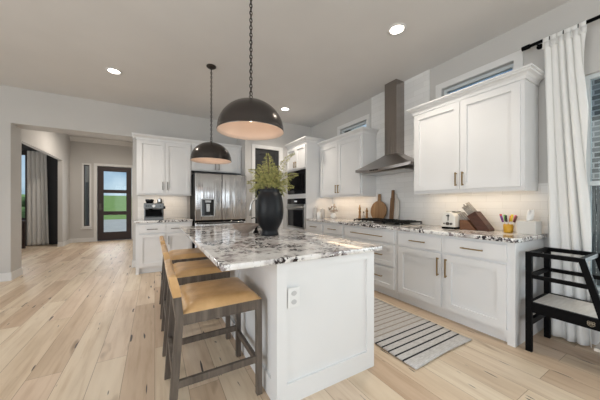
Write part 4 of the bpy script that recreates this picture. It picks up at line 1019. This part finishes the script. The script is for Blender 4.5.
for k in range(6):
    yk = 0.847-0.045*k-0.004*(k % 2); m_ = MB(); P = []
    rings = []
    for q in range(9):
        a_ = -0.9+q*(PI+1.8)/8; P.append((3.15-0.019*math.cos(a_)*1.0, 2.735+0.019*math.sin(a_)))
    P = [(3.118, 2.64)]+[(3.15-0.018*math.cos(a_), 2.735+0.018*math.sin(a_)) for a_ in [(-0.3+q*(PI+0.6)/8) for q in range(9)]]+[(3.150, 2.65)]
    for wv in (-0.021, 0.0, 0.021): rings.append([(x_, yk+wv, z_) for x_, z_ in P])
    m_.loft(rings, False, closed=False); obj('tab', m_, 'curtain', t, solid=0.002)

# ------------------------------------------------------------------ black wooden kitchen tower
t = thing('step_tower', 'black wooden toddler step tower with pale platform in front of the curtain', 'step tower', (2.85, 0.6, 0))
xa, xb = 2.645, 3.055; w_ = 0.034
def slant(y, z): return y
for x in (xa, xb):
    obj('post', MB().box(x-w_/2, x+w_/2, 0.795, 0.835, 0, 0.81), 'black', t, bevel=0.002)
    m_ = MB(); m_.prism([(0.545, 0.81), (0.505, 0.81), (0.505-0.25*0.81, 0.0), (0.545-0.25*0.81, 0.0)], x-w_/2, x+w_/2, lambda u, v, q: (q, u, v)); obj('slanted_leg', m_, 'black', t, bevel=0.002)
    obj('top_rail', MB().box(x-w_/2, x+w_/2, 0.54, 0.795, 0.778, 0.81), 'black', t)
    obj('middle_rail', MB().box(x-w_/2+0.006, x+w_/2-0.006, 0.465+0.03, 0.795, 0.598, 0.628), 'black', t)
    sd = obj('side_panel', MB().box(x-w_/2+0.004, x+w_/2-0.004, 0.25, 0.795, 0.325, 0.405), 'black', t)
    if x == xa:
        M['emblem'] = mat('emblem_pale', (0.42, 0.36, 0.27), 0.5)
        m_ = MB(); Te = lambda u, v: (x-w_/2+0.0035, 0.478+u*0.72, 0.362+v*0.72)
        def ln(pts, r=0.0012, cl=False): m_.tube([Te(*p) for p in pts], r, 6, cl)
        for cx_, cz_ in ((-0.016, 0.014), (0.016, 0.014), (-0.016, -0.006), (0.016, -0.006)):
            ln([(cx_+0.009*math.cos(2*PI*k/12), cz_+0.008*math.sin(2*PI*k/12)) for k in range(12)], cl=True)
        ln([(0, 0.024), (0, -0.02)]); ln([(-0.026, 0.004), (0.026, 0.004)]); ln([(-0.02, -0.018), (0, -0.026), (0.02, -0.018)])
        obj('emblem', m_, 'emblem', sd)
for y, z, h in ((0.815, 0.794, 0.032), (0.815, 0.613, 0.03), (0.815, 0.365, 0.07), (0.815, 0.235, 0.045), (0.525, 0.794, 0.032)):
    obj('cross_rail', MB().box(xa+w_/2, xb-w_/2, y-0.013, y+0.013, z-h/2, z+h/2), 'black', t)
obj('platform', MB().box(xa+w_/2-0.002, xb-w_/2+0.002, 0.36, 0.80, 0.385, 0.402), 'platform', t)
obj('lower_step', MB().box(xa+w_/2, xb-w_/2, 0.33, 0.47, 0.17, 0.19), 'platform', t)

# ------------------------------------------------------------------ study corner seen through the foyer
def cpt2(s, zf):
    z = 0.02+(2.71-0.02)*zf; ph = 5*2*PI*s+0.8*math.sin(s*5+zf)
    return (-3.14+(0.47-0.06*zf)*s+0.01*math.sin(ph+1), 9.98+0.025*math.sin(ph), z)
t = thing('curtain', 'light grey curtain in the study beyond the foyer opening', 'curtain', (-2.92, 10.0, 0)); obj('cloth', curtain_mb(cpt2), 'curtain_grey', t, solid=0.003)
t = thing('desk', 'dark wooden desk by the study window, mostly hidden by the wall', 'desk', (-3.5, 9.3, 0))
obj('top', MB().box(-4.3, -3.02, 9.0, 9.6, 0.72, 0.76), 'door_wood', t)
for x, y in ((-4.26, 9.04), (-3.06, 9.04), (-4.26, 9.56), (-3.06, 9.56)): obj('leg', MB().box(x-0.03, x+0.03, y-0.03, y+0.03, 0, 0.72), 'door_wood', t)
obj('side_panel', MB().box(-3.08, -3.05, 9.07, 9.53, 0.15, 0.72), 'door_wood', t)

# ------------------------------------------------------------------ outdoors
struct('ground', MB().box(-60, 80, 10.36, 25, -0.2, -0.05), 'concrete')
m_ = MB(); m_.add([(-120, 25, -0.06), (120, 25, -0.06), (160, 70, 1.5), (-160, 70, 1.5), (220, 140, 5.0), (-220, 140, 5.0)], [(0, 1, 2, 3), (3, 2, 4, 5)]); m_.add([(-120, 25, -0.3), (120, 25, -0.3), (220, 140, -0.3), (-220, 140, -0.3)], [(0, 1, 2, 3)])
g_ = obj('lawn', m_, 'grass'); g_['kind'] = 'structure'
struct('ground_side', MB().box(3.45, 40, -20, 10, -0.3, -0.1), 'concrete')
nb = thing('neighbour_house', 'grey brick wall of the neighbouring house seen through the right window', 'house', (6.2, 0, 0))
obj('brick_wall', MB().box(6.2, 6.5, -8, 6, -0.1, 3.4), 'brick', nb)
obj('roof_eave', MB().box(5.8, 6.6, -8, 6, 3.4, 3.55), 'trim', nb)
fn = thing('fence', 'dark grey wooden fence outside the right window', 'fence', (4.6, 0, 0))
m_ = MB()
for k in range(40): m_.box(4.6, 4.62, -4+k*0.15, -4+k*0.15+0.14, -0.1, 1.42)
obj('fence_boards', m_, 'fence', fn); obj('fence_rail', MB().box(4.62, 4.66, -4, 2, 1.1, 1.2), 'fence', fn)
rr = random.Random(2)
for k, (x, y, lb) in enumerate(((-8.2, 19.5, 'dark green tree behind the study window, left one'), (-5.9, 20.5, 'dark green tree behind the study window, right one'))):
    t = thing('tree', lb, 'tree', (x, y, 0)); obj('trunk', MB().cyl((x, y, -0.06), (x, y, 0.9), 0.1, 0.07), 'stem', t)
    m_ = MB()
    for q in range(26): m_.sphere((x+rr.uniform(-0.7, 0.7), y+rr.uniform(-0.6, 0.6), 1.0+rr.uniform(-0.4, 0.5)), rr.uniform(0.2, 0.4), 8, 6)
    obj('crown', m_, 'tree', t)
pl = thing('porch_column', 'plain grey-brown porch column outside the narrow foyer sidelight', 'column', (-2.0, 11.2, 0))
obj('shaft', MB().box(-2.3, -1.93, 11.1, 11.5, -0.05, 3.0), 'stone', pl); obj('cap', MB().box(-2.34, -1.9, 11.06, 11.54, 3.0, 3.08), 'trim', pl)
